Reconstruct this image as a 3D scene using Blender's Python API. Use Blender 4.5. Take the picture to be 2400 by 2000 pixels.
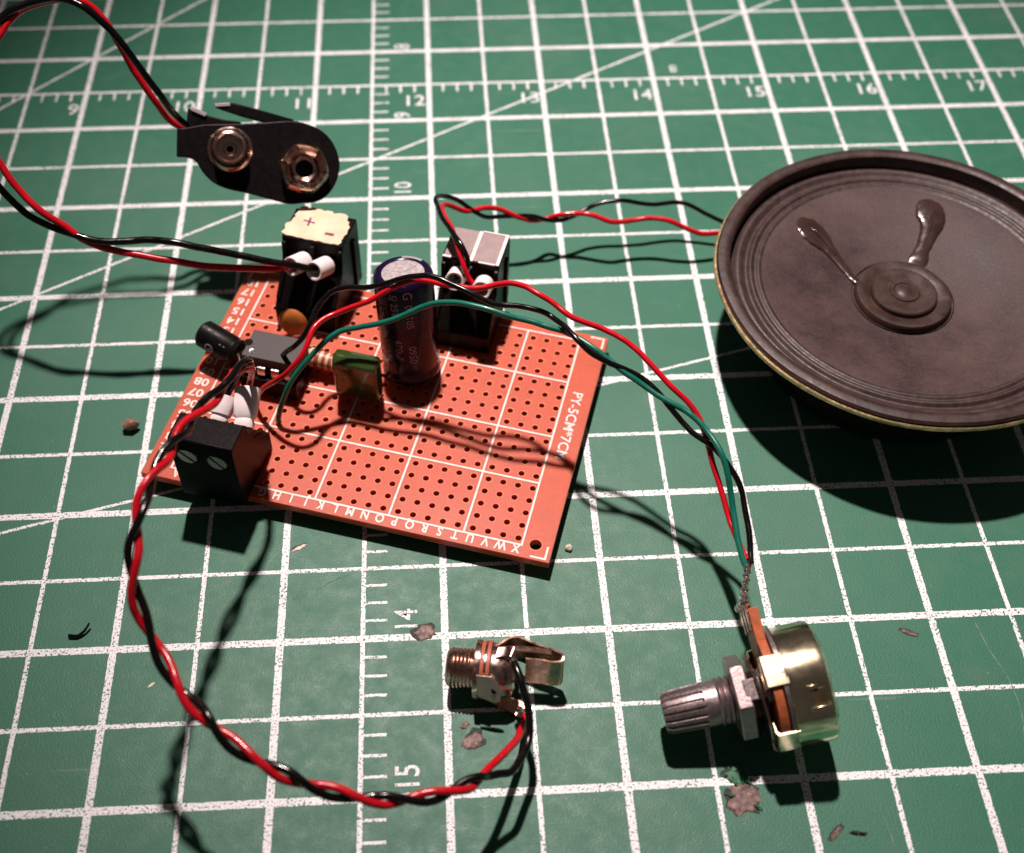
import bpy, bmesh, math, random
from mathutils import Vector, Matrix, Euler
import mathutils.noise as mn
random.seed(7)
for o in list(bpy.data.objects):
    bpy.data.objects.remove(o, do_unlink=True)
scene = bpy.context.scene
COL = scene.collection
S = 0.001                      # everything below is measured in millimetres
PI = math.pi

# ------------------------------------------------------------------ camera
cam = bpy.data.cameras.new('camera')
cam.sensor_width = 36.0
cam.lens = 2875.3 / 2400 * 36.0
cam.shift_x = 41.03 / 2400
cam.shift_y = 0.0
cam.clip_start = 0.005
cam.clip_end = 20
cam.dof.use_dof = True
cam.dof.focus_distance = 0.194
cam.dof.aperture_fstop = 19
cam_o = bpy.data.objects.new('camera', cam)
COL.objects.link(cam_o)
cam_o.location = (-0.0108946, -0.1433975, 0.169006)
cam_o.rotation_euler = Euler((0.6692, -0.0065, -0.0513), 'XYZ')
scene.camera = cam_o

# ------------------------------------------------------------------ light
world = bpy.data.worlds.new('World')
scene.world = world
world.use_nodes = True
bg = world.node_tree.nodes['Background']
bg.inputs[0].default_value = (1.0, 0.86, 0.82, 1)
bg.inputs[1].default_value = 0.048
lamp = bpy.data.lights.new('desk_lamp', 'SPOT')
lamp.spot_size = math.radians(35)
lamp.spot_blend = 1.0
lamp.energy = 33.0
lamp.color = (1.0, 0.83, 0.79)
lamp.shadow_soft_size = 0.0125
lamp_o = bpy.data.objects.new('desk_lamp', lamp)
COL.objects.link(lamp_o)
lamp_o.location = (-0.035, 0.202, 0.620)
lamp_o.rotation_euler = (Vector((0.036, 0.024, 0.0)) - lamp_o.location).to_track_quat('-Z', 'Y').to_euler()
vs = scene.view_settings
vs.view_transform = 'Standard'
vs.look = 'None'
vs.exposure = 0.0
vs.gamma = 1.0
vs.use_curve_mapping = False

DATA = {
    'battery_black': [(-33.21,14.11,16.0),(-36.26,13.77,17.3),(-39.89,13.13,18.9),(-45.2,12.98,20.8),(-51.77,12.75,23.2),(-57.02,13.07,24.6),(-61.13,13.56,24.8),(-65.13,13.21,25.0),(-68.61,13.04,25.3),(-71.82,13.59,25.9),(-75.75,14.56,27.0),(-79.55,15.71,28.6),(-82.17,17.55,30.0),(-84.61,19.43,32.0),(-87.87,22.49,37.0),(-89.46,26.19,42.0),(-88.86,30.31,46.5),(-86.08,33.93,50.0),(-81.8,37.06,52.5),(-80.79,37.95,53.0),(-78.4,38.99,53.6),(-75.32,39.84,54.0),(-72.78,40.35,54.0),(-70.71,40.97,53.0),(-68.72,40.28,52.2),(-66.05,39.62,49.5),(-63.47,38.6,46.0),(-61.29,38.24,41.0),(-58.92,37.52,35.8),(-57.01,37.98,31.0),(-55.63,38.59,28.6)],
    'battery_red': [(-37.25,15.47,16.0),(-40.14,13.62,17.2),(-45.54,12.63,18.4),(-50.98,12.16,19.5),(-56.22,11.9,21.0),(-61.49,12.14,22.3),(-66.77,12.68,23.5),(-71.37,13.38,25.3),(-74.24,14.58,27.6),(-77.72,15.53,30.2),(-81.21,17.96,33.5),(-83.39,20.19,36.5),(-86.28,23.54,40.5),(-87.49,27.28,44.5),(-86.23,31.56,48.0),(-82.11,35.52,50.5),(-81.09,37.31,51.6),(-78.98,39.96,52.2),(-75.98,41.32,52.6),(-72.42,42.73,52.4),(-69.3,43.6,50.8),(-66.73,42.79,48.0),(-65.32,42.13,44.4),(-63.19,40.36,39.2),(-60.55,38.79,34.0),(-58.53,39.01,29.6),(-56.27,39.29,27.6)],
    'speaker_black': [(45.63,34.08,5.0),(44.01,35.16,5.2),(40.78,36.2,6.5),(37.37,37.27,8.0),(35.23,37.76,8.2),(30.68,37.57,8.1),(27.2,37.19,8.9),(23.8,37.16,9.6),(19.41,36.92,9.0),(16.97,36.22,8.3),(14.39,34.93,7.8),(12.17,34.17,7.7),(9.19,33.54,8.6),(6.52,33.52,9.6),(2.31,33.15,10.2),(-2.39,32.11,11.0),(-4.25,32.05,12.2),(-6.08,32.46,13.6),(-7.9,32.62,15.0),(-9.56,32.04,16.3),(-10.83,31.01,17.5),(-11.77,29.14,18.8),(-11.5,25.22,20.4),(-10.89,20.46,21.8),(-9.13,15.33,23.0),(-7.42,11.52,22.6),(-6.61,10.1,21.0),(-7.11,9.24,18.8),(-8.91,9.36,17.0)],
    'speaker_red': [(44.92,31.91,5.0),(42.73,31.7,5.4),(39.0,31.32,5.9),(36.2,31.47,7.1),(33.25,32.22,8.4),(30.02,32.99,8.6),(26.75,33.1,8.3),(23.4,32.63,8.2),(21.21,32.53,8.6),(17.94,33.49,9.5),(14.75,34.33,9.2),(12.13,34.41,8.9),(9.33,34.89,7.6),(6.81,33.63,8.4),(3.62,33.07,9.9),(0.44,33.59,11.6),(-2.34,33.17,12.4),(-4.8,32.34,12.6),(-6.44,31.72,13.0),(-8.27,31.29,14.3),(-9.77,30.71,15.6),(-10.65,28.93,17.0),(-10.7,25.5,18.6),(-10.14,21.65,20.2),(-9.1,17.18,21.6),(-8.34,12.94,21.8),(-7.37,9.71,20.2),(-6.42,8.15,18.2),(-4.4,7.07,16.8)],
    'pot_red': [(-44.38,-6.23,4.2),(-43.45,-7.48,7.5),(-41.87,-8.69,11.0),(-39.03,-10.45,15.0),(-35.93,-10.76,18.5),(-33.97,-9.29,20.5),(-33.09,-7.72,21.6),(-32.33,-5.86,22.3),(-30.49,-4.04,22.6),(-27.98,-2.9,23.0),(-25.19,-2.74,24.0),(-22.73,-2.76,25.3),(-20.22,-2.32,26.8),(-17.81,-2.08,28.0),(-15.44,-2.21,28.8),(-13.04,-2.81,29.0),(-10.74,-3.78,29.2),(-8.23,-4.58,29.5),(-6.22,-5.15,29.7),(-4.19,-5.35,30.0),(-2.16,-5.37,30.5),(-0.16,-5.77,31.0),(1.8,-6.72,31.2),(3.69,-8.49,31.2),(5.95,-9.87,30.7),(8.4,-12.07,30.0),(10.86,-13.25,29.4),(13.77,-14.46,28.9),(16.19,-15.81,28.4),(18.61,-17.87,27.6),(20.9,-20.43,26.6),(23.18,-23.13,25.4),(25.06,-24.69,24.4),(26.45,-26.3,23.5),(27.71,-28.17,22.3),(28.44,-30.44,20.6),(29.26,-33.48,18.4),(30.18,-37.3,16.4),(30.93,-41.48,15.0),(31.58,-44.56,14.5),(32.54,-47.9,14.0)],
    'pot_black': [(-40.75,1.18,6.0),(-39.89,-0.41,9.0),(-37.94,-2.84,13.5),(-36.22,-3.82,16.0),(-34.38,-3.41,18.0),(-33.07,-1.77,19.6),(-32.31,-0.12,20.6),(-31.14,1.32,21.5),(-29.64,2.06,22.6),(-27.09,1.45,24.0),(-23.26,-0.52,26.0),(-20.8,-1.44,27.4),(-18.52,-1.98,28.8),(-16.14,-2.42,30.0),(-13.81,-3.04,30.6),(-11.52,-4.11,30.8),(-9.19,-5.44,30.6),(-6.95,-6.75,30.2),(-4.98,-7.75,29.6),(-2.98,-8.39,29.2),(-0.3,-8.69,29.0),(2.37,-9.17,28.8),(5.0,-10.21,28.6),(6.38,-11.56,28.5),(7.8,-13.55,28.8),(9.35,-16.23,28.8),(11.22,-18.07,27.8),(13.45,-18.95,26.8),(16.73,-19.98,25.8),(19.17,-21.31,25.0),(21.48,-23.5,24.2),(23.28,-26.17,23.2),(24.89,-27.88,22.0),(26.2,-29.62,21.6),(28.98,-31.85,20.8),(30.95,-34.19,19.9),(32.52,-36.78,18.3),(33.25,-40.85,16.2),(33.33,-45.29,14.8),(33.04,-48.67,14.0)],
    'pot_green': [(-40.16,-10.41,4.2),(-39.57,-10.54,7.0),(-38.72,-10.22,9.3),(-37.29,-9.42,12.5),(-35.08,-8.17,15.5),(-32.2,-6.57,18.0),(-29.84,-5.47,19.6),(-27.8,-4.96,20.6),(-24.48,-5.47,21.9),(-21.26,-6.07,23.2),(-18.0,-6.12,24.7),(-14.75,-6.29,26.8),(-12.4,-6.8,28.1),(-9.29,-7.54,29.0),(-7.03,-8.58,29.4),(-4.39,-9.73,29.5),(-1.76,-10.66,29.1),(2.22,-11.55,28.3),(5.51,-12.61,27.9),(7.89,-13.34,27.5),(11.94,-16.58,27.2),(15.0,-19.2,26.2),(17.37,-21.14,25.3),(20.25,-23.19,24.4),(22.57,-24.93,24.0),(24.91,-26.49,23.5),(26.28,-27.65,23.2),(28.21,-30.09,22.6),(29.77,-33.45,22.0),(30.52,-36.22,20.4),(31.16,-38.96,17.9),(31.43,-42.18,16.0),(31.61,-46.27,14.8),(32.35,-49.84,13.8)],
    'jack_black': [(-47.35,-20.32,16.8),(-46.78,-18.38,17.6),(-46.09,-16.6,18.6),(-44.66,-15.41,21.0),(-42.75,-15.77,24.5),(-40.97,-17.7,28.0),(-40.66,-20.11,31.0),(-41.45,-22.75,32.8),(-42.25,-25.54,33.4),(-43.77,-28.14,33.85),(-44.95,-29.85,34.46),(-45.84,-31.56,34.81),(-46.38,-33.12,35.06),(-46.68,-34.68,35.34),(-46.64,-36.47,35.83),(-46.68,-38.18,36.83),(-47.24,-39.72,37.89),(-48.17,-41.16,38.54),(-49.11,-42.64,38.71),(-49.72,-44.15,38.57),(-49.96,-45.61,38.41),(-49.97,-47.01,38.37),(-49.92,-48.43,38.46),(-49.95,-49.87,38.66),(-50.15,-51.24,38.85),(-50.48,-52.53,38.86),(-50.9,-53.75,38.63),(-51.4,-54.85,38.2),(-51.87,-55.83,37.52),(-52.19,-56.67,36.68),(-52.32,-57.32,35.83),(-52.3,-57.84,35.02),(-52.11,-58.46,34.11),(-51.8,-59.26,33.15),(-51.42,-60.27,32.19),(-50.95,-61.46,31.4),(-50.46,-62.88,30.62),(-50.1,-64.37,29.8),(-49.85,-65.74,28.99),(-49.46,-67.09,28.12),(-48.8,-68.35,27.21),(-47.88,-69.49,26.42),(-46.7,-70.58,25.87),(-45.19,-71.69,25.6),(-43.53,-73.18,25.71),(-42.23,-75.0,25.71),(-41.27,-76.58,25.24),(-40.36,-77.76,24.48),(-39.33,-78.6,23.66),(-38.17,-79.17,23.0),(-36.95,-79.5,22.51),(-35.54,-79.76,22.12),(-33.85,-80.2,21.86),(-32.24,-81.0,21.62),(-30.88,-81.95,21.18),(-29.58,-82.74,20.43),(-28.25,-83.23,19.52),(-26.84,-83.37,18.63),(-25.35,-83.24,17.93),(-23.79,-82.96,17.53),(-22.19,-82.74,17.45),(-20.57,-82.8,17.47),(-18.96,-83.09,17.29),(-17.36,-83.36,16.73),(-15.85,-83.29,15.84),(-14.42,-82.74,14.88),(-13.03,-81.79,14.2),(-11.69,-80.7,13.92),(-10.14,-79.77,13.82),(-8.4,-79.25,13.4),(-7.46,-78.62,12.0),(-5.88,-78.05,11.0),(-4.33,-77.41,10.0),(-2.57,-74.76,8.6),(-1.33,-71.52,8.2),(-1.21,-68.3,9.5),(-1.89,-65.38,10.8),(-2.58,-62.83,11.2),(-2.92,-61.5,11.0)],
    'jack_red': [(-43.22,-21.63,16.8),(-42.97,-18.45,17.8),(-42.67,-15.49,19.0),(-41.91,-15.25,21.5),(-41.15,-16.81,25.0),(-40.72,-19.19,28.5),(-41.17,-21.86,31.0),(-42.2,-23.85,32.2),(-43.08,-25.13,32.3),(-43.91,-28.57,32.69),(-44.29,-30.48,33.61),(-44.73,-32.07,34.62),(-45.25,-33.34,35.51),(-45.9,-34.58,36.29),(-46.92,-36.01,36.94),(-47.82,-37.78,37.12),(-48.21,-39.66,37.11),(-48.25,-41.44,37.33),(-48.28,-43.07,37.89),(-48.53,-44.49,38.61),(-49.05,-45.74,39.24),(-49.73,-46.98,39.58),(-50.43,-48.31,39.58),(-51.02,-49.69,39.27),(-51.36,-51.0,38.75),(-51.43,-52.18,38.15),(-51.34,-53.27,37.57),(-51.16,-54.37,37.08),(-51.03,-55.5,36.68),(-51.01,-56.61,36.33),(-51.12,-57.6,35.95),(-51.32,-58.43,35.49),(-51.58,-59.26,34.89),(-51.91,-60.19,33.97),(-52.15,-61.06,32.82),(-52.08,-61.96,31.49),(-51.56,-62.89,30.05),(-50.65,-63.9,28.79),(-49.62,-65.07,27.98),(-48.61,-66.38,27.57),(-47.73,-67.76,27.39),(-47.03,-69.2,27.27),(-46.41,-70.71,27.07),(-45.66,-72.37,26.51),(-44.44,-74.0,25.51),(-42.75,-75.16,24.59),(-41.16,-75.99,24.15),(-39.77,-76.79,23.99),(-38.56,-77.67,23.94),(-37.53,-78.59,23.89),(-36.56,-79.52,23.69),(-35.46,-80.52,23.1),(-34.26,-81.36,22.0),(-32.86,-81.72,20.82),(-31.28,-81.76,20.02),(-29.63,-81.8,19.64),(-28.0,-82.01,19.48),(-26.44,-82.45,19.36),(-24.96,-83.03,19.09),(-23.52,-83.59,18.56),(-22.12,-83.95,17.74),(-20.72,-83.85,16.83),(-19.27,-83.33,16.12),(-17.75,-82.64,15.8),(-16.15,-82.09,15.76),(-14.4,-81.84,15.73),(-12.62,-81.78,15.37),(-10.98,-81.56,14.47),(-9.76,-80.79,13.23),(-8.82,-79.48,12.26),(-7.78,-78.19,12.0),(-6.35,-76.19,10.5),(-5.0,-74.15,8.6),(-2.65,-70.1,4.6),(-1.51,-66.59,2.4),(-1.22,-65.21,2.0)],
    '_board': [-21.811,-6.505,3.6],
    '_boardrot': [-0.001,0.0074,-0.3001],
    '_k': 0.9939834334091314,
    '_clip_m': [[0.95856,0.24799,0.14022],[-0.0825,0.71274,-0.69656],[-0.27268,0.65613,0.70367]],
    '_clip_o': [-41.831,33.269,25.25],
    'clip_outline': [(-16.44,1.46),(-14.48,2.27),(-12.01,3.36),(-5.83,5.04),(-1.3,6.45),(2.8,7.72),(5.87,7.84),(8.62,7.22),(10.95,5.51),(12.63,2.63),(12.92,0.06),(12.31,-2.56),(11.07,-4.51),(9.32,-5.59),(7.47,-6.19),(5.63,-6.79),(3.36,-6.84),(-2.17,-6.69),(-6.34,-6.72),(-8.69,-6.15),(-10.7,-4.85),(-11.91,-3.53),(-12.97,-2.99),(-15.58,-3.31)],
    'clip_flap': [(-11.22,7.34),(-9.92,7.94),(-7.96,8.49),(-4.6,8.45),(3.2,8.18),(2.44,7.14),(-1.12,6.34),(-5.8,6.45),(-10.65,6.84)],
    'clip_tab': [(-15.44,5.55),(-14.68,5.66),(-12.06,5.2),(-8.74,5.23),(-5.93,5.53),(-5.81,4.92),(-14.48,2.27),(-15.2,3.53)],
    'clip_snaps': [(-6.76,0.15),(6.71,-0.13)],
}

# ------------------------------------------------------------------ materials
def new_mat(name):
    m = bpy.data.materials.new(name)
    m.use_nodes = True
    nt = m.node_tree
    return m, nt, nt.nodes['Principled BSDF']

def mat(name, col, rough=0.5, metal=0.0, var=0.12, vscale=600, bump=0.0, bscale=2500, spec=0.5, rvar=0.1, coat=0.0, trans=0.0):
    m, nt, b = new_mat(name)
    N = nt.nodes.new
    lk = nt.links.new
    b.inputs['Metallic'].default_value = metal
    b.inputs['Specular IOR Level'].default_value = spec
    b.inputs['Coat Weight'].default_value = coat
    b.inputs['Coat Roughness'].default_value = 0.08
    b.inputs['Transmission Weight'].default_value = trans
    tc = N('ShaderNodeTexCoord')
    n = N('ShaderNodeTexNoise')
    n.inputs['Scale'].default_value = vscale
    n.inputs['Detail'].default_value = 5
    lk(tc.outputs['Object'], n.inputs['Vector'])
    mr = N('ShaderNodeMapRange')
    mr.inputs['From Min'].default_value = 0.3
    mr.inputs['From Max'].default_value = 0.7
    mr.inputs['To Min'].default_value = 1 - var
    mr.inputs['To Max'].default_value = 1 + var
    lk(n.outputs['Fac'], mr.inputs['Value'])
    mx = N('ShaderNodeVectorMath')
    mx.operation = 'SCALE'
    mx.inputs[0].default_value = col
    lk(mr.outputs[0], mx.inputs['Scale'])
    lk(mx.outputs[0], b.inputs['Base Color'])
    r2 = N('ShaderNodeMapRange')
    r2.inputs['From Min'].default_value = 0.3
    r2.inputs['From Max'].default_value = 0.7
    r2.inputs['To Min'].default_value = max(0.02, rough - rvar)
    r2.inputs['To Max'].default_value = min(1, rough + rvar)
    n2 = N('ShaderNodeTexNoise')
    n2.inputs['Scale'].default_value = vscale * 2.3
    n2.inputs['Detail'].default_value = 4
    lk(tc.outputs['Object'], n2.inputs['Vector'])
    lk(n2.outputs['Fac'], r2.inputs['Value'])
    lk(r2.outputs[0], b.inputs['Roughness'])
    if bump > 0:
        n3 = N('ShaderNodeTexNoise')
        n3.inputs['Scale'].default_value = bscale
        n3.inputs['Detail'].default_value = 3
        lk(tc.outputs['Object'], n3.inputs['Vector'])
        bp = N('ShaderNodeBump')
        bp.inputs['Strength'].default_value = bump
        bp.inputs['Distance'].default_value = 0.0001
        lk(n3.outputs['Fac'], bp.inputs['Height'])
        lk(bp.outputs[0], b.inputs['Normal'])
    return m

class NB:
    """tiny helper to write node maths as python expressions"""
    def __init__(self, nt): self.nt = nt
    def m(self, op, a, b=None, c=None):
        n = self.nt.nodes.new('ShaderNodeMath')
        n.operation = op
        for i, v in enumerate((a, b, c)):
            if v is None: continue
            if isinstance(v, (int, float)): n.inputs[i].default_value = v
            else: self.nt.links.new(v, n.inputs[i])
        return n.outputs[0]
    def noise(self, vec, scale, detail=3, rough=0.5):
        n = self.nt.nodes.new('ShaderNodeTexNoise')
        n.inputs['Scale'].default_value = scale
        n.inputs['Detail'].default_value = detail
        n.inputs['Roughness'].default_value = rough
        self.nt.links.new(vec, n.inputs['Vector'])
        return n.outputs['Fac']
    def ramp(self, v, a, b, lo=0.0, hi=1.0):
        n = self.nt.nodes.new('ShaderNodeMapRange')
        n.inputs['From Min'].default_value = a
        n.inputs['From Max'].default_value = b
        n.inputs['To Min'].default_value = lo
        n.inputs['To Max'].default_value = hi
        self.nt.links.new(v, n.inputs['Value'])
        return n.outputs[0]
    def mix(self, f, a, b):
        n = self.nt.nodes.new('ShaderNodeMix')
        n.data_type = 'RGBA'
        self.nt.links.new(f, n.inputs[0])
        for i, v in ((6, a), (7, b)):
            if isinstance(v, tuple): n.inputs[i].default_value = (*v, 1)
            else: self.nt.links.new(v, n.inputs[i])
        return n.outputs[2]

MAT_GREEN = (0.019, 0.130, 0.077)
MAT_PAINT = (0.80, 0.81, 0.83)

def mat_material(numeral=False):
    m, nt, b = new_mat('mat_print' if numeral else 'cutting_mat_vinyl')
    nb = NB(nt)
    tc = nt.nodes.new('ShaderNodeTexCoord')
    P = tc.outputs['Object']
    sx = nt.nodes.new('ShaderNodeSeparateXYZ')
    nt.links.new(P, sx.inputs[0])
    wob = nb.noise(P, 900, 2)
    wob = nb.ramp(wob, 0.3, 0.7, -0.0020, 0.0020)
    X = nb.m('ADD', nb.m('MULTIPLY_ADD', sx.outputs[0], 1 / 0.0254, 12.5), wob)
    Y = nb.m('ADD', nb.m('MULTIPLY_ADD', sx.outputs[1], -1 / 0.0254, 12.0), wob)
    speck = nb.noise(P, 2600, 2, 0.6)
    speck2 = nb.noise(P, 7000, 1, 0.5)
    worn = nb.noise(P, 160, 4, 0.6)
    # white ink: grain of the screen print plus worn patches
    thr = nb.ramp(worn, 0.35, 0.75, 0.365, 0.47)
    ink = nb.m('GREATER_THAN', speck, thr)
    ink = nb.m('MULTIPLY', ink, nb.m('GREATER_THAN', speck2, 0.36))
    if numeral:
        mask = ink
    else:
        def near(v, step, half):
            k = nb.m('MULTIPLY', v, 1 / step)
            d = nb.m('ABSOLUTE', nb.m('SUBTRACT', k, nb.m('FLOOR', nb.m('ADD', k, 0.5))))
            return nb.m('LESS_THAN', d, half / step)
        def band(v, a, c):
            return nb.m('MULTIPLY', nb.m('GREATER_THAN', v, a), nb.m('LESS_THAN', v, c))
        mask = near(X, 1.0, 0.0226)
        for q in (near(Y, 1.0, 0.0236), near(X, 0.5, 0.0140), near(Y, 0.5, 0.0136),
                  nb.m('MULTIPLY', near(X, 0.125, 0.0092), band(Y, 8.5, 8.61)),
                  nb.m('MULTIPLY', near(Y, 0.125, 0.0092), band(X, 11.5, 11.648))):
            mask = nb.m('MAXIMUM', mask, q)
        for deg in (15, 30, 45):
            a = math.radians(deg)
            # distance to the angle line through (1.9, 15.06) inches
            dd = nb.m('ABSOLUTE', nb.m('ADD', nb.m('MULTIPLY', X, math.sin(a)),
                      nb.m('MULTIPLY_ADD', Y, math.cos(a), -(1.92 * math.sin(a) + 15.06 * math.cos(a)))))
            mask = nb.m('MAXIMUM', mask, nb.m('LESS_THAN', dd, 0.0108))
        mask = nb.m('MULTIPLY', mask, ink)
    # green vinyl: slow tone change, dull scuffs, pale dust specks
    tone = nb.noise(P, 26, 3, 0.55)
    scuff = nb.noise(P, 300, 5, 0.7)
    g = nb.mix(nb.ramp(tone, 0.3, 0.7), (MAT_GREEN[0] * .9, MAT_GREEN[1] * .92, MAT_GREEN[2] * .92), (MAT_GREEN[0] * 1.12, MAT_GREEN[1] * 1.07, MAT_GREEN[2] * 1.08))
    g = nb.mix(nb.ramp(scuff, 0.50, 0.85, 0, 0.28), g, (0.10, 0.17, 0.12))
    dust = nb.noise(P, 1500, 2, 0.5)
    g = nb.mix(nb.ramp(dust, 0.735, 0.80, 0, 0.55), g, (0.45, 0.48, 0.42))
    grain = nb.noise(P, 4200, 2, 0.7)
    g = nb.mix(nb.ramp(grain, 0.35, 0.75, 0.0, 0.35), g, (0.056, 0.168, 0.113))
    g = nb.mix(nb.ramp(grain, 0.28, 0.48, 0.40, 0.0), g, (0.018, 0.095, 0.058))
    # knife marks: thin stretched noise in two directions
    for rot_, sc_ in ((0.5, 38.0), (-0.9, 46.0)):
        mp = nt.nodes.new('ShaderNodeMapping'); mp.inputs['Rotation'].default_value = (0, 0, rot_); mp.inputs['Scale'].default_value = (1.0, 22.0, 1.0)
        nt.links.new(P, mp.inputs['Vector'])
        cut = nb.noise(mp.outputs[0], sc_, 2, 0.5)
        g = nb.mix(nb.ramp(cut, 0.715, 0.76, 0, 0.32), g, (0.16, 0.24, 0.18))
    haze_ = nb.noise(P, 14, 5, 0.7)
    g = nb.mix(nb.ramp(haze_, 0.48, 0.68, 0, 0.34), g, (0.095, 0.170, 0.125))
    stain = nb.noise(P, 55, 4, 0.65)
    g = nb.mix(nb.ramp(stain, 0.66, 0.82, 0, 0.30), g, (0.15, 0.12, 0.08))
    c = nb.mix(mask, g, MAT_PAINT)
    nt.links.new(c, b.inputs['Base Color'])
    nt.links.new(nb.ramp(scuff, 0.3, 0.7, 0.42, 0.60), b.inputs['Roughness'])
    b.inputs['Specular IOR Level'].default_value = 0.35
    bp = nt.nodes.new('ShaderNodeBump')
    bp.inputs['Strength'].default_value = 0.55
    bp.inputs['Distance'].default_value = 0.0001
    h = nb.m('ADD', nb.noise(P, 3200, 2), nb.m('MULTIPLY', mask, 0.5))
    nt.links.new(h, bp.inputs['Height'])
    nt.links.new(bp.outputs[0], b.inputs['Normal'])
    return m

def board_material():
    m, nt, b = new_mat('phenolic_board')
    nb = NB(nt)
    tc = nt.nodes.new('ShaderNodeTexCoord')
    P = tc.outputs['Object']
    f = nb.noise(P, 1400, 4, 0.6)
    t = nb.noise(P, 40, 3, 0.5)
    c = nb.mix(nb.ramp(f, 0.3, 0.7), (0.44, 0.066, 0.024), (0.53, 0.088, 0.034))
    c = nb.mix(nb.ramp(t, 0.35, 0.7, 0, 0.4), c, (0.57, 0.102, 0.042))
    st = nb.noise(P, 150, 6, 0.75)
    c = nb.mix(nb.ramp(st, 0.50, 0.75, 0, 0.6), c, (0.36, 0.06, 0.022))
    nt.links.new(c, b.inputs['Base Color'])
    nt.links.new(nb.ramp(t, 0.3, 0.7, 0.40, 0.52), b.inputs['Roughness'])
    b.inputs['Specular IOR Level'].default_value = 0.32
    b.inputs['Subsurface Weight'].default_value = 0.75
    b.inputs['Subsurface Radius'].default_value = (1.0, 0.30, 0.15)
    b.inputs['Subsurface Scale'].default_value = 0.0022
    bp = nt.nodes.new('ShaderNodeBump')
    bp.inputs['Strength'].default_value = 0.12
    bp.inputs['Distance'].default_value = 0.0001
    nt.links.new(f, bp.inputs['Height'])
    nt.links.new(bp.outputs[0], b.inputs['Normal'])
    return m

def cone_material():
    m, nt, b = new_mat('cone_paper')
    nb = NB(nt)
    tc = nt.nodes.new('ShaderNodeTexCoord')
    P = tc.outputs['Object']
    a = nb.noise(P, 75, 7, 0.72)
    f = nb.noise(P, 2200, 4, 0.7)
    c = nb.mix(nb.ramp(a, 0.35, 0.7), (0.022, 0.012, 0.012), (0.072, 0.041, 0.038))
    c = nb.mix(nb.ramp(f, 0.48, 0.8, 0, 0.45), c, (0.12, 0.08, 0.072))
    nt.links.new(c, b.inputs['Base Color'])
    nt.links.new(nb.ramp(a, 0.3, 0.7, 0.50, 0.66), b.inputs['Roughness'])
    b.inputs['Specular IOR Level'].default_value = 0.38
    bp = nt.nodes.new('ShaderNodeBump')
    bp.inputs['Strength'].default_value = 0.5
    bp.inputs['Distance'].default_value = 0.0001
    nt.links.new(f, bp.inputs['Height'])
    nt.links.new(bp.outputs[0], b.inputs['Normal'])
    return m

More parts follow.
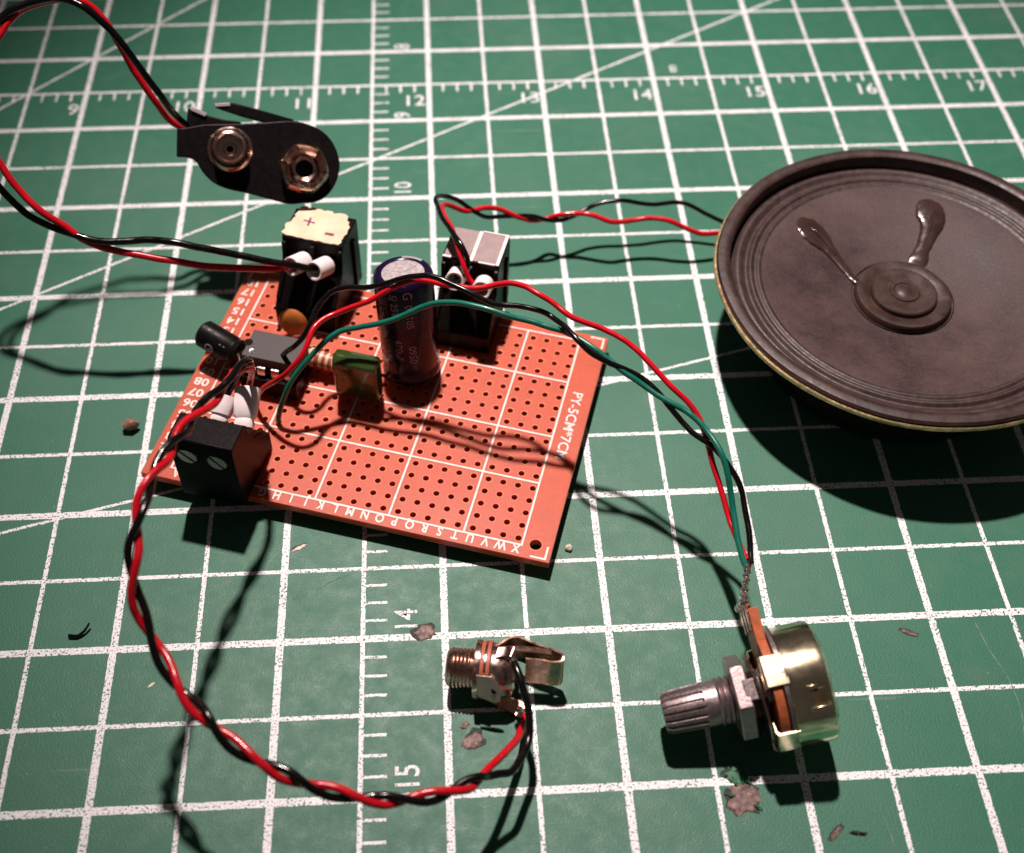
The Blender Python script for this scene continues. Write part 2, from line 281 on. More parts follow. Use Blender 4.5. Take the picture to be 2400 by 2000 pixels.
M = {
    'mat': mat_material(), 'matprint': mat_material(True),
    'board': board_material(), 'cone': cone_material(),
    'rim': mat('drilled_rim', (0.72, 0.25, 0.14), 0.5),
    'silk': mat('silkscreen_ink', (0.76, 0.63, 0.58), 0.5, var=0.10, vscale=2500),
    'black': mat('black_plastic', (0.0055, 0.004, 0.004), 0.34, var=0.3, vscale=900, spec=0.07, rvar=0.06),
    'blackdull': mat('black_vinyl', (0.006, 0.005, 0.005), 0.38, var=0.3, bump=0.10, bscale=1800, spec=0.12),
    'ic': mat('ic_epoxy', (0.030, 0.024, 0.024), 0.55, var=0.15, vscale=3000, bump=0.3, bscale=6000),
    'redw': mat('red_insulation', (0.52, 0.006, 0.015), 0.22, var=0.12, vscale=300, spec=0.4),
    'blackw': mat('black_insulation', (0.004, 0.003, 0.003), 0.19, var=0.3, vscale=300, spec=0.45),
    'greenw': mat('green_insulation', (0.004, 0.125, 0.085), 0.30, var=0.12, vscale=300, spec=0.5),
    'white': mat('white_sleeve', (0.80, 0.72, 0.72), 0.5, var=0.05),
    'navy': mat('capacitor_sleeve', (0.009, 0.004, 0.022), 0.20, var=0.25, vscale=250, coat=0.0, spec=0.22),
    'lilac': mat('sleeve_stripe', (0.36, 0.30, 0.36), 0.3, var=0.1),
    'ink': mat('sleeve_print', (0.27, 0.18, 0.23), 0.45, var=0.2, vscale=3000),
    'inkgrey': mat('grey_print', (0.34, 0.31, 0.32), 0.5, var=0.2, vscale=3000),
    'alu': mat('stamped_aluminium', (0.56, 0.51, 0.52), 0.42, 0.6, var=0.22, vscale=1500, bump=0.6, bscale=1500),
    'tin': mat('tinned_metal', (0.78, 0.74, 0.72), 0.22, 1.0, var=0.1, vscale=900),
    'solder': mat('solder', (0.72, 0.68, 0.66), 0.25, 1.0, var=0.2, vscale=2500, bump=0.6, bscale=2500),
    'nickel': mat('nickel_plate', (0.64, 0.45, 0.38), 0.22, 1.0, var=0.12, vscale=500, bump=0.12, bscale=1500),
    'zinc': mat('zinc_casting', (0.34, 0.28, 0.28), 0.40, 0.9, var=0.15, vscale=900, bump=0.25),
    'yellowzinc': mat('yellow_passivated_can', (0.80, 0.70, 0.48), 0.18, 1.0, var=0.2, vscale=300, rvar=0.03),
    'darkcan': mat('can_slot', (0.10, 0.075, 0.04), 0.5, 0.6, var=0.3),
    'brass': mat('brass_edge', (0.56, 0.42, 0.22), 0.42, 0.8, var=0.3, vscale=700, bump=0.3),
    'wafer': mat('phenolic_wafer', (0.42, 0.105, 0.035), 0.5, var=0.25, vscale=900),
    'fibre': mat('red_fibre_washer', (0.40, 0.105, 0.06), 0.45, var=0.15),
    'lug': mat('dull_lug', (0.46, 0.42, 0.36), 0.42, 0.7, var=0.1),
    'spring': mat('phosphor_bronze', (0.44, 0.27, 0.20), 0.28, 0.95, var=0.2, vscale=400, bump=0.15),
    'copper': mat('coppery_tab', (0.68, 0.40, 0.28), 0.30, 1.0, var=0.15, vscale=700),
    'gasket': mat('brown_gasket', (0.028, 0.012, 0.009), 0.50, var=0.45, vscale=250, bump=1.0, bscale=420),
    'surround': mat('speaker_surround', (0.036, 0.020, 0.018), 0.52, var=0.4, vscale=500, bump=0.6, bscale=900),
    'cap': mat('dust_cap', (0.036, 0.018, 0.014), 0.40, var=0.4, vscale=220, bump=0.5, bscale=700),
    'basket': mat('black_basket', (0.010, 0.008, 0.008), 0.45, var=0.3),
    'glue': mat('brown_glue', (0.036, 0.019, 0.016), 0.20, var=0.3, vscale=200, bump=0.4, bscale=300),
    'greencap': mat('green_film', (0.030, 0.060, 0.012), 0.16, var=0.2, vscale=200, coat=0.35),
    'orange': mat('ceramic_disc', (0.42, 0.12, 0.02), 0.45, var=0.2, vscale=350),
    'beige': mat('resistor_body', (0.66, 0.44, 0.30), 0.4, var=0.1, vscale=600),
    'band': mat('resistor_band', (0.30, 0.07, 0.03), 0.4),
    'tape': mat('masking_tape', (0.74, 0.53, 0.37), 0.7, var=0.12, vscale=350, bump=1.0, bscale=900),
    'pen': mat('violet_pen', (0.16, 0.03, 0.10), 0.6, var=0.4, vscale=2000),
    'label': mat('grey_label', (0.27, 0.20, 0.195), 0.5, var=0.12, vscale=900, bump=0.5),
    'gouge': mat('torn_core', (0.155, 0.092, 0.078), 0.6, var=0.8, vscale=1300, bump=1.0, bscale=1200),
    'tornrim': mat('torn_rim', (0.006, 0.018, 0.012), 0.7, var=0.4, vscale=1500, bump=0.8),
    'shaving': mat('green_shaving', (0.02, 0.13, 0.06), 0.6, var=0.3),
    'crumb': mat('brown_crumb', (0.24, 0.13, 0.09), 0.7, var=0.4, vscale=1200, bump=1.0),
    'pale': mat('pale_crumb', (0.62, 0.55, 0.46), 0.6, var=0.3, vscale=1500),
    'scratch': mat('scratched_vinyl', (0.13, 0.22, 0.17), 0.7, var=0.4, vscale=900),
    'flux': mat('clear_flux', (0.9, 0.42, 0.28), 0.10, var=0.05, trans=0.95),
}

# ------------------------------------------------------------------ mesh helpers
class MB:
    def __init__(self): self.v, self.f, self.mi = [], [], []
    def add(self, vs_, fs, mi=0):
        o = len(self.v)
        self.v += [tuple(p) for p in vs_]
        for q in fs:
            self.f.append([o + i for i in q]); self.mi.append(mi)
        return o
    def box(self, a, b, mi=0, T=None):
        (x0, y0, z0), (x1, y1, z1) = a, b
        vv = [Vector(p) for p in ((x0,y0,z0),(x1,y0,z0),(x1,y1,z0),(x0,y1,z0),(x0,y0,z1),(x1,y0,z1),(x1,y1,z1),(x0,y1,z1))]
        if T is not None: vv = [T @ p for p in vv]
        self.add(vv, [(0,3,2,1),(4,5,6,7),(0,1,5,4),(1,2,6,5),(2,3,7,6),(3,0,4,7)], mi)
    def prism(self, poly, T0, T1, mi=0, caps=True):
        """poly of 2-d points; T0 / T1 map a 2-d point to the two end faces"""
        n = len(poly)
        vv = [T0(p) for p in poly] + [T1(p) for p in poly]
        fs = [(i, (i + 1) % n, n + (i + 1) % n, n + i) for i in range(n)]
        if caps: fs += [tuple(range(n))[::-1], tuple(range(n, 2 * n))]
        self.add(vv, fs, mi)
    def lathe(self, prof, n=48, T=None, mi=0, r_fn=None, mis=None):
        """prof: list of (r, z) from one end to the other, about local z"""
        vv, fs, mm = [], [], []
        for (r, z) in prof:
            for k in range(n):
                a = 2 * PI * k / n
                rr = r if r_fn is None else r_fn(r, z, a)
                p = Vector((rr * math.cos(a), rr * math.sin(a), z))
                vv.append(T @ p if T is not None else p)
        o = len(self.v)
        self.v += [tuple(p) for p in vv]
        for j in range(len(prof) - 1):
            for k in range(n):
                k2 = (k + 1) % n
                self.f.append([o + j*n + k, o + j*n + k2, o + (j+1)*n + k2, o + (j+1)*n + k])
                self.mi.append(mi if mis is None else mis[j])
    def tube(self, pts, r, n=10, mi=0, caps=True, taper=None):
        pts = [Vector(p) for p in pts]
        N = len(pts)
        T = [((pts[min(i+1, N-1)] - pts[max(i-1, 0)])).normalized() for i in range(N)]
        up = Vector((0, 0, 1)) if abs(T[0].z) < 0.9 else Vector((1, 0, 0))
        a = (up - T[0] * up.dot(T[0])).normalized()
        vv, fs = [], []
        for i in range(N):
            a = (a - T[i] * a.dot(T[i])).normalized()
            b = T[i].cross(a)
            rr = r if taper is None else r * taper(i / (N - 1))
            for k in range(n):
                t = 2 * PI * k / n
                vv.append(pts[i] + rr * (math.cos(t) * a + math.sin(t) * b))
        for i in range(N - 1):
            for k in range(n):
                k2 = (k + 1) % n
                fs.append((i*n + k, i*n + k2, (i+1)*n + k2, (i+1)*n + k))
        if caps:
            fs.append(tuple(range(n))[::-1]); fs.append(tuple((N-1)*n + k for k in range(n)))
        self.add(vv, fs, mi)
    def build(self, name, mats, parent=None, smooth=True, origin=(0, 0, 0), bevel=0.0, angle=35, segs=2):
        me = bpy.data.meshes.new(name)
        ox, oy, oz = origin
        me.from_pydata([((x - ox) * S, (y - oy) * S, (z - oz) * S) for x, y, z in self.v], [], self.f)
        if not isinstance(mats, (list, tuple)): mats = [mats]
        for m_ in mats: me.materials.append(m_)
        me.polygons.foreach_set('material_index', self.mi)
        bm = bmesh.new(); bm.from_mesh(me)
        bmesh.ops.recalc_face_normals(bm, faces=bm.faces)
        bm.to_mesh(me); bm.free()
        if smooth:
            me.polygons.foreach_set('use_smooth', [True] * len(me.polygons))
            try: me.set_sharp_from_angle(angle=math.radians(angle))
            except Exception: pass
        me.update()
        o = bpy.data.objects.new(name, me)
        COL.objects.link(o)
        o.location = (ox * S, oy * S, oz * S)
        if parent is not None: o.parent = parent
        if bevel > 0:
            bv = o.modifiers.new('bevel', 'BEVEL')
            bv.width = bevel * S; bv.segments = segs; bv.limit_method = 'ANGLE'; bv.angle_limit = math.radians(40)
            bv.harden_normals = False
        return o

def tag(o, label=None, cat=None, group=None, kind=None):
    if label: o['label'] = label
    if cat: o['category'] = cat
    if group: o['group'] = group
    if kind: o['kind'] = kind
    return o

def empty(name, loc, rot=None, matrix=None):
    o = bpy.data.objects.new(name, None)
    COL.objects.link(o)
    o.empty_display_size = 0.004
    if matrix is not None:
        mm = matrix.copy(); mm.translation = mm.translation * S
        o.matrix_basis = mm
    else:
        o.location = Vector(loc) * S
        if rot: o.rotation_euler = rot
    return o

def catmull(P, n=8):
    P = [Vector(p) for p in P]
    Q = [2 * P[0] - P[1]] + P + [2 * P[-1] - P[-2]]
    out = []
    for i in range(1, len(Q) - 2):
        p0, p1, p2, p3 = Q[i-1:i+3]
        # centripetal spacing keeps uneven control points from looping
        d1, d2, d3 = [max(1e-4, (b - a).length) ** 0.5 for a, b in ((p0, p1), (p1, p2), (p2, p3))]
        t0, t1 = 0.0, d1; t2 = t1 + d2; t3 = t2 + d3
        for k in range(n):
            t = t1 + (t2 - t1) * k / n
            A1 = p0 * ((t1-t)/(t1-t0)) + p1 * ((t-t0)/(t1-t0))
            A2 = p1 * ((t2-t)/(t2-t1)) + p2 * ((t-t1)/(t2-t1))
            A3 = p2 * ((t3-t)/(t3-t2)) + p3 * ((t-t2)/(t3-t2))
            B1 = A1 * ((t2-t)/(t2-t0)) + A2 * ((t-t0)/(t2-t0))
            B2 = A2 * ((t3-t)/(t3-t1)) + A3 * ((t-t1)/(t3-t1))
            out.append(B1 * ((t2-t)/(t2-t1)) + B2 * ((t-t1)/(t2-t1)))
    out.append(P[-1])
    return out

def frame(origin, z, x_hint=(0, 0, 1)):
    z = Vector(z).normalized(); x = Vector(x_hint)
    x = (x - z * x.dot(z)).normalized(); y = z.cross(x)
    m = Matrix((x, y, z)).transposed().to_4x4(); m.translation = Vector(origin)
    return m

def text_geo(body, size, bold=0.0, ax='CENTER', ay='CENTER', extr=0.0):
    """vertices (mm, flat) and faces of a word in the built-in font"""
    cu = bpy.data.curves.new('txt', 'FONT')
    cu.body = body; cu.size = size; cu.offset = bold; cu.align_x = ax; cu.align_y = ay
    cu.resolution_u = 3; cu.extrude = extr
    o = bpy.data.objects.new('txt', cu); COL.objects.link(o)
    dg = bpy.context.evaluated_depsgraph_get(); dg.update()
    me = bpy.data.meshes.new_from_object(o.evaluated_get(dg))
    V = [tuple(v.co) for v in me.vertices]; F = [tuple(p.vertices) for p in me.polygons]
    bpy.data.objects.remove(o); bpy.data.curves.remove(cu); bpy.data.meshes.remove(me)
    return V, F

def text_mesh(name, body, size, mat_, fn, parent, bold=0.0, origin=(0, 0, 0)):
    V, F = text_geo(body, size, bold)
    b = MB(); b.add([fn(x, y) for x, y, z in V], F)
    return b.build(name, mat_, parent, smooth=False, origin=origin)

def disc(n, r, cx=0, cy=0, a0=0):
    return [(cx + r * math.cos(a0 + 2*PI*k/n), cy + r * math.sin(a0 + 2*PI*k/n)) for k in range(n)]

# ------------------------------------------------------------------ cutting mat
b = MB(); b.box((-380, -280, -3), (420, 400, 0))
mat_o = b.build('cutting_mat', M['mat'], smooth=False)
tag(mat_o, 'green cutting mat printed with a white inch grid under everything', 'cutting mat', kind='structure')
def inch(x, y): return ((x - 12.5) * 25.4, (12 - y) * 25.4)
for n_ in range(9, 18):
    cx, cy = inch(n_, 8.5)
    V, F = text_geo(str(n_), 5.2, 0.04)
    w = max(v[0] for v in V); dx = -w - 0.9
    b = MB(); b.add([(cx + dx + x, cy - 6.0 + y, 0.03) for x, y, z in V], F)
    b.build('printed_numeral', M['matprint'], mat_o, smooth=False)
for n_ in range(7, 16):
    cx, cy = inch(11.5, n_)
    V, F = text_geo(str(n_), 5.0, 0.05)
    w = max(v[0] for v in V)
    b = MB(); b.add([(cx + 6.9 - y, cy + 0.95 + (w + x)*.84, 0.03) for x, y, z in V], F)
    b.build('printed_numeral', M['matprint'], mat_o, smooth=False)
cx, cy = inch(14.2, 8.5)
V, F = text_geo('8', 3.8, 0.0)
b = MB(); b.add([(cx - x, cy + 3.6 - y, 0.03) for x, y, z in V], F)
b.build('printed_numeral', M['matprint'], mat_o, smooth=False)

def ragged(rx, ry, n, amp, seed, rot=0.0):
    rnd = random.Random(seed); out = []
    for k in range(n):
        a = 2*PI*k/n; q = 1 + amp * (rnd.random() * 2 - 1)
        x, y = rx * q * math.cos(a), ry * q * math.sin(a)
        out.append((x*math.cos(rot) - y*math.sin(rot), x*math.sin(rot) + y*math.cos(rot)))
    return out

def gouge(cx, cy, rx, ry, seed, rot, m1, lip=True):
    pts = ragged(rx, ry, 15, 0.28, seed, rot)
    rnd = random.Random(seed + 50)
    if max(rx, ry) > .9:
        rim_ = ragged(rx*1.12, ry*1.12, 17, 0.30, seed + 9, rot)
        b = MB(); b.add([(cx - .08, cy + .1, 0.035)] + [(cx - .08 + x, cy + .1 + y, 0.012) for x, y in rim_], [(0, 1+i, 1+(i+1) % 17) for i in range(17)])
        b.build('torn_rim', M['tornrim'], mat_o, smooth=False)
    b = MB()
    top = [(cx + x*.82, cy + y*.82, 0.05 + 0.12*rnd.random()) for x, y in pts]
    base = [(cx + x, cy + y, -0.02) for x, y in pts]
    b.add([(cx, cy, 0.10)] + top, [(0, 1 + i, 1 + (i + 1) % 15) for i in range(15)])
    b.add(top + base, [(i, 15 + i, 15 + (i+1) % 15, (i+1) % 15) for i in range(15)])
    b.build('gouge', m1, mat_o, smooth=False)
    if lip:
        for k in range(4):
            i = rnd.randrange(15); x, y = pts[i]
            b = MB()
            P = [(cx + x*q + rnd.uniform(-.25, .25), cy + y*q + rnd.uniform(-.25, .25), 0.12 + h) for q, h in ((.9, 0), (1.1, .35), (1.35, .25), (1.5, .02))]
            b.tube(catmull(P, 4), 0.13, 6, taper=lambda t: 1 - .6*t)
            b.build('torn_shaving', M['shaving'], mat_o)
gouge(-15.9, -50.0, 1.7, 1.4, 3, 0.3, M['gouge'], False)
gouge(-8.9, -68.2, 1.7, 1.4, 4, 0.6, M['gouge'], False)
gouge(-10.2, -65.8, .8, .5, 14, 0.6, M['gouge'], False)
gouge(28.9, -79.0, 2.4, 2.1, 5, 0.2, M['gouge'])
gouge(28.4, -75.6, 1.6, 1.0, 6, -0.3, M['shaving'])
gouge(40.9, -84.4, 1.7, 0.45, 7, 0.75, M['gouge'], False)
gouge(44.0, -84.6, 1.2, 0.3, 8, -0.15, M['blackdull'], False)
gouge(59.3, -53.7, 1.5, 0.45, 9, -0.4, M['gouge'], False)
gouge(-35.9, -33.6, 1.3, 0.4, 12, 0.45, M['pale'], False)
gouge(-57.0, -57.1, .75, 0.3, 13, 0.6, M['pale'], False)
def scratch(pts, w=0.09):
    b = MB(); b.tube(catmull([(x, y, 0.0) for x, y in pts], 6), w, 5)
    b.build('scratch', M['scratch'], mat_o)
scratch([(70.1, -52.5), (71.0, -57.5), (72.4, -62.5), (72.6, -67.5), (71.6, -72.5)], 0.10)
scratch([(48.1, -82.4), (48.6, -85.0), (48.4, -88.5)], 0.10)
scratch([(-33.0, -41.8), (-30.0, -40.0), (-27.0, -38.8)], 0.05)
scratch([(-40.5, -45.5), (-38.2, -44.0), (-35.8, -43.0)], 0.05)
scratch([(-17.4, -38.0), (-16.4, -42.0), (-16.2, -46.5)], 0.05)

# ------------------------------------------------------------------ loose crumbs
def crumb(name, x, y, r, m_, label, cat, seed, sq=(1, 1, .7)):
    bm = bmesh.new(); bmesh.ops.create_icosphere(bm, subdivisions=2, radius=1)
    rnd = Vector((seed * 3.1, seed * 1.7, 0))
    zmin = 9
    for v in bm.verts:
        q = 1 + 0.45 * mn.noise(v.co * 1.6 + rnd)
        v.co = Vector((v.co.x * sq[0] * r * q, v.co.y * sq[1] * r * q, v.co.z * sq[2] * r * q)); zmin = min(zmin, v.co.z)
    b_ = MB(); b_.add([(x + v.co.x, y + v.co.y, v.co.z - zmin + 0.01) for v in bm.verts], [[w.index for w in f.verts] for f in bm.faces])
    bm.free()
    tag(b_.build(name, m_, origin=(x, y, 0)), label, cat)
crumb('debris_crumb', -66.3, -7.7, 1.25, M['crumb'], 'rough brown crumb on the mat left of the orange board', 'crumb', 1, (1.1, .8, .9))
crumb('solder_crumb', 7.8, -35.9, 0.62, M['pale'], 'tiny pale crumb on the mat just right of the board corner hole', 'crumb', 2)
b = MB()
b.tube(catmull([(-70.6, -48.3, .35), (-69.2, -48.4, .4), (-68.2, -47.7, .7), (-67.5, -46.6, 1.1)], 5), 0.34, 7, taper=lambda t: 1 - .5*t)
tag(b.build('insulation_scrap', M['blackw'], origin=(-69, -48, 0)), 'small curled black scrap of insulation lying on the mat at far left', 'scrap')

# ------------------------------------------------------------------ circuit board
BO = Vector(DATA['_board']); K = DATA['_k']; PITCH = 2.54 * K
circ = empty('circuit_board', BO, Euler(DATA['_boardrot'], 'XYZ'))
tag(circ, 'orange perforated prototype board carrying chip, capacitors and terminal blocks', 'circuit board')
BX, BY, TH = 35 * K, 25 * K, 1.45
def gx(i): return (i - 11.5) * PITCH
def gy(j): return (j - 9.5) * PITCH
b = MB()
HR, NH = 0.53, 12
def cell(x0, x1, y0, y1, cx, cy, r, rim=0.13, n=NH):
    # square cell with a round hole: pale drilled rim, wall, underside
    sq = []
    for k in range(n):
        a = 2*PI*(k+.5)/n; c, s_ = math.cos(a), math.sin(a)
        tx = (x1-cx)/c if c > 1e-9 else ((x0-cx)/c if c < -1e-9 else 1e9)
        ty = (y1-cy)/s_ if s_ > 1e-9 else ((y0-cy)/s_ if s_ < -1e-9 else 1e9)
        t = min(tx, ty); sq.append((cx + c*t, cy + s_*t))
    corners = {}
    ring = [(cx+(r+rim)*math.cos(2*PI*(k+.5)/n), cy+(r+rim)*math.sin(2*PI*(k+.5)/n)) for k in range(n)]
    hole = [(cx+r*math.cos(2*PI*(k+.5)/n), cy+r*math.sin(2*PI*(k+.5)/n)) for k in range(n)]
    for z in (0.0, -TH):
        vv = [(x, y, z) for x, y in sq] + [(x, y, z) for x, y in ring]
        fs = []
        o = len(vv)
        for k in range(n):
            k2 = (k+1) % n
            f = [k, k2, n+k2, n+k]
            # insert the cell corner where the outline turns
            (ax_, ay_), (bx_, by_) = sq[k], sq[k2]
            if abs(ax_-bx_) > 1e-6 and abs(ay_-by_) > 1e-6:
                px = x1 if max(ax_, bx_) > cx + (x1-cx)*.999 else x0
                py = y1 if max(ay_, by_) > cy + (y1-cy)*.999 else y0
                vv.append((px, py, z)); f = [k, len(vv)-1, k2, n+k2, n+k]
            fs.append(f)
        b.add(vv, fs, 0)
        b.add([(x, y, z) for x, y in ring] + [(x, y, z - (0.05 if z == 0 else -0.05)) for x, y in hole], [(k, (k+1) % n, n+(k+1) % n, n+k) for k in range(n)], 1)
    b.add([(x, y, -.05) for x, y in hole] + [(x, y, -TH+.05) for x, y in hole], [(k, (k+1) % n, n+(k+1) % n, n+k) for k in range(n)], 0)
hp = PITCH / 2
for i in range(24):
    for j in range(1, 19):
        cell(gx(i)-hp, gx(i)+hp, gy(j)-hp, gy(j)+hp, gx(i), gy(j), HR)
gx0, gx1, gy0, gy1 = gx(0)-hp, gx(23)+hp, gy(1)-hp, gy(18)+hp
def plate(x0, x1, y0, y1):
    for z in (0, -TH): b.add([(x0,y0,z),(x1,y0,z),(x1,y1,z),(x0,y1,z)], [(0,1,2,3)])
plate(-BX, gx0, -BY, BY)
plate(gx0, gx1, gy1, BY); plate(gx0, gx1, -BY, gy0)
hx, hy = 32.0, -22.0
plate(gx1, BX, hy + 1.7, BY); plate(gx1, BX, -BY, hy - 1.7)
cell(gx1, BX, hy - 1.7, hy + 1.7, hx, hy, 0.98, 0.12, 24)
for (x0, y0, x1, y1) in ((-BX,-BY,BX,-BY),(BX,-BY,BX,BY),(BX,BY,-BX,BY),(-BX,BY,-BX,-BY)):
    b.add([(x0,y0,0),(x1,y1,0),(x1,y1,-TH),(x0,y0,-TH)], [(0,1,2,3)])
board = b.build('perforated_board', [M['board'], M['rim']], circ, smooth=False)
# silkscreen
ZS = 0.025
def strip(x0, y0, x1, y1, w=0.31, z=ZS):
    d = Vector((x1-x0, y1-y0)); L_ = d.length; d /= L_; nrm = Vector((-d.y, d.x)) * w/2
    n = max(2, int(L_/1.2)); rnd = random.Random(int(x0*97+y0*31+x1*7))
    vv, fs = [], []
    for k in range(n+1):
        p = Vector((x0, y0)) + d * L_ * k / n; q = 1 + rnd.uniform(-.13, .13)
        vv += [(p.x+nrm.x*q, p.y+nrm.y*q, z), (p.x-nrm.x*q, p.y-nrm.y*q, z)]
        if k: fs.append((2*k-2, 2*k-1, 2*k+1, 2*k))
    bb = MB(); bb.add(vv, fs); bb.build('silkscreen_line', M['silk'], board, smooth=False)
xl, xr, yb_, yt = gx(-0.5), 29.85, gy(0.53), gy(18.62)
for x in (xl, gx(4.5), gx(9.5), gx(14.5), gx(19.5), xr): strip(x, yb_, x, yt)
for k, y in enumerate((yb_, gy(5.5), gy(9.5), gy(14.5), yt)): strip(xl - .15, y, xr + .15, y, 0.31, ZS + 0.008)
for sx_, sy_ in ((1, -1), (1, 1), (-1, 1)):
    strip(sx_*(BX-.75), sy_*(BY-.35), sx_*(BX-.75), sy_*(BY-2.9), 0.34)
    strip(sx_*(BX-3.2), sy_*(BY-.5), sx_*(BX-.95), sy_*(BY-.5), 0.34, ZS + .008)
for i in range(24):
    c = chr(65 + i)
    text_mesh('printed_letter', c, 2.35, M['silk'], lambda x, y, i=i: (gx(i) - x*.78 + .05, -23.4 - y, ZS), board, 0.06)
for j in range(1, 19):
    text_mesh('printed_number', '%02d' % j, 2.35, M['silk'], lambda x, y, j=j: (-32.7 - x*1.15, gy(j) - y, ZS), board, 0.05)
text_mesh('printed_size_mark', 'PY-5CM*7CM', 2.55, M['silk'], lambda x, y: (32.0 + y, 3.2 - x * 1.03, ZS), board, 0.03)

# ---- big electrolytic capacitor
CB = Vector((2.5, 7.9, 0.6)); CT = Vector((0.7, 11.2, 21.3))
T = frame(CB, CT - CB, (0, -1, 0))
Hc = (CT - CB).length; rc = 5.05
prof = [(0, 0), (3.4, 0), (4.6, .15), (rc-.1, .6), (rc, 1.4), (rc-.28, 2.1), (rc-.32, 2.5), (rc, 3.2), (rc, Hc-.9), (rc-.15, Hc-.35), (rc-.55, Hc), (4.0, Hc+.02), (3.75, Hc-.12), (3.6, Hc-.2)]
b = MB(); b.lathe(prof, 56, T)
capo = b.build('electrolytic_capacitor', M['navy'], circ)
tag(capo, 'tall dark violet electrolytic capacitor with silver top')
b = MB(); b.lathe([(3.62, Hc-.2), (0.0, Hc-.17)], 40, T)
for a in (0.5, 0.5 + 2*PI/3, 0.5 + 4*PI/3):
    Rm = T @ Matrix.Rotation(a, 4, 'Z')
    b.box((0, -.16, Hc-.25), (3.1, .16, Hc-.12), 0, Rm)
b.build('vent_top', M['alu'], capo)
b = MB()
for (r, z0, z1) in ((rc+.025, 2.8, Hc-.9),):
    n = 8; a0 = math.radians(150); a1 = math.radians(200)
    vv, fs = [], []
    pr_ = [(rc+.02, 3.2), (rc+.02, Hc-.9), (rc-.13, Hc-.33), (rc-.53, Hc+.03), (4.02, Hc+.04)]
    for (rr, zz) in pr_:
        for k in range(n+1):
            a = a0 + (a1-a0)*k/n; vv.append(T @ Vector((rr*math.cos(a), rr*math.sin(a), zz)))
    for j in range(len(pr_)-1):
        for k in range(n): fs.append((j*(n+1)+k, j*(n+1)+k+1, (j+1)*(n+1)+k+1, (j+1)*(n+1)+k))
    b.add(vv, fs)
b.build('polarity_stripe', M['lilac'], capo)
def cyl_text(body, size, ang, top, Tm, H, r, m_, par, name='printed_text'):
    V, F = text_geo(body, size * .85, 0.0, 'LEFT', 'CENTER')
    bb = MB()
    vv = []
    for x, y, z in V:
        a = math.radians(ang) + y / r
        vv.append(Tm @ Vector((r*math.cos(a), r*math.sin(a), H - top - x)))
    bb.add(vv, F); bb.build(name, m_, par, smooth=False)
for body, size, ang, top in (('ELET', 2.0, -34, 2.9), ('VENT', 2.3, -28, 11.0), ('SJ 25V', 2.1, -3, 1.3), ('470uF', 2.2, -2, 10.6), ('G  ', 2.6, 24, .75), ('09 105', 2.1, 25, 3.4), ('0950', 2.2, 25, 12.0)):
    cyl_text(body, size, ang, top, T, Hc, rc + .03, M['ink'], capo)

# ---- terminal blocks (profile: d from the screw side to the wire side)
def terminal_block(xa, xb, y0, dirn, D, H, label):
    def Y(d): return y0 + dirn * d
    prof = [(0, .15), (0, H-.5), (.35, H), (D, H), (D+.3, H-3.0), (D+.8, H-5.2), (D+2.0, H-6.4), (D+6.6, 4.8), (D+7.3, 4.0), (D+7.3, .15)]
    b = MB()
    b.prism(prof, lambda p: (xa, Y(p[0]), p[1]), lambda p: (xb, Y(p[0]), p[1]))
    w = xb - xa
    ribs = [(D-.5, H-.6), (D+.75, H-1.0), (D+.9, H-3.2), (D+1.5, H-5.2), (D+2.6, H-6.2), (D+6.3, 5.7), (D+5.9, 4.6), (D+.5, H-9)]
    for x0, x1 in ((xa+.02, xa+.85), (xa+w/2-.5, xa+w/2+.5), (xb-.85, xb-.02)):
        b.prism(ribs, lambda p: (x0, Y(p[0]), p[1]), lambda p: (x1, Y(p[0]), p[1]))
    if dirn < 0:      # dovetail rail on the side wall
        b.box((xb-.05, Y(3.2)-.6, 1.2), (xb+.5, Y(3.2)+.6, H-2.6))
    o = b.build('terminal_block', M['black'], circ, bevel=0.16)
    tag(o, label)
    # screws on the screw side
    for k in (-1, 1):
        cx = (xa+xb)/2 + k*2.5; cz = 11.2 if dirn > 0 else 11.2
        Tm = frame((cx, y0, cz), (0, -dirn, 0), (0, 0, 1))
        bb = MB()
        bb.lathe([(1.95, -.4), (1.95, .10), (1.85, .14)], 28, Tm)
        bb.lathe([(1.85, .14), (1.7, -.12), (1.68, -.12)], 28, Tm)
        bb.build('screw_well', M['black'], o)
        bb = MB()
        bb.lathe([(0, 0.02), (1.62, 0.02), (1.62, -.3)], 28, Tm)
        rot = Tm @ Matrix.Rotation(random.uniform(.4, 1.2), 4, 'Z')
        for s_ in (-1, 1):
            poly = [(1.6*math.cos(t), s_*1.6*math.sin(t)) for t in [math.asin(.16) + (PI-2*math.asin(.16))*q/12 for q in range(13)]]
            bb.prism(poly, lambda p: rot @ Vector((p[0], p[1], .02)), lambda p: rot @ Vector((p[0], p[1], .24)))
        bb.build('screw', M['zinc'], o, bevel=0.04)
    # solder pins below
    for k in (-1, 1):
        cx = (xa+xb)/2 + k*2.5
        bb = MB(); bb.box((cx-.35, Y(D*.6)-.35, -TH-1.0), (cx+.35, Y(D*.6)+.35, .2)); bb.build('solder_pin', M['tin'], o)
    return o
HB = 15.0
tb1 = terminal_block(-24.8, -13.4, 28.2, -1, 8.0, HB, 'black terminal block with masking tape on top')
tb2 = terminal_block(4.1, 14.5, 30.8, -1, 8.2, HB, 'black terminal block with grey label on top')
tb3 = terminal_block(-26.2, -15.5, -27.0, 1, 5.4, HB - .2, 'black terminal block with its two slotted screws facing out')
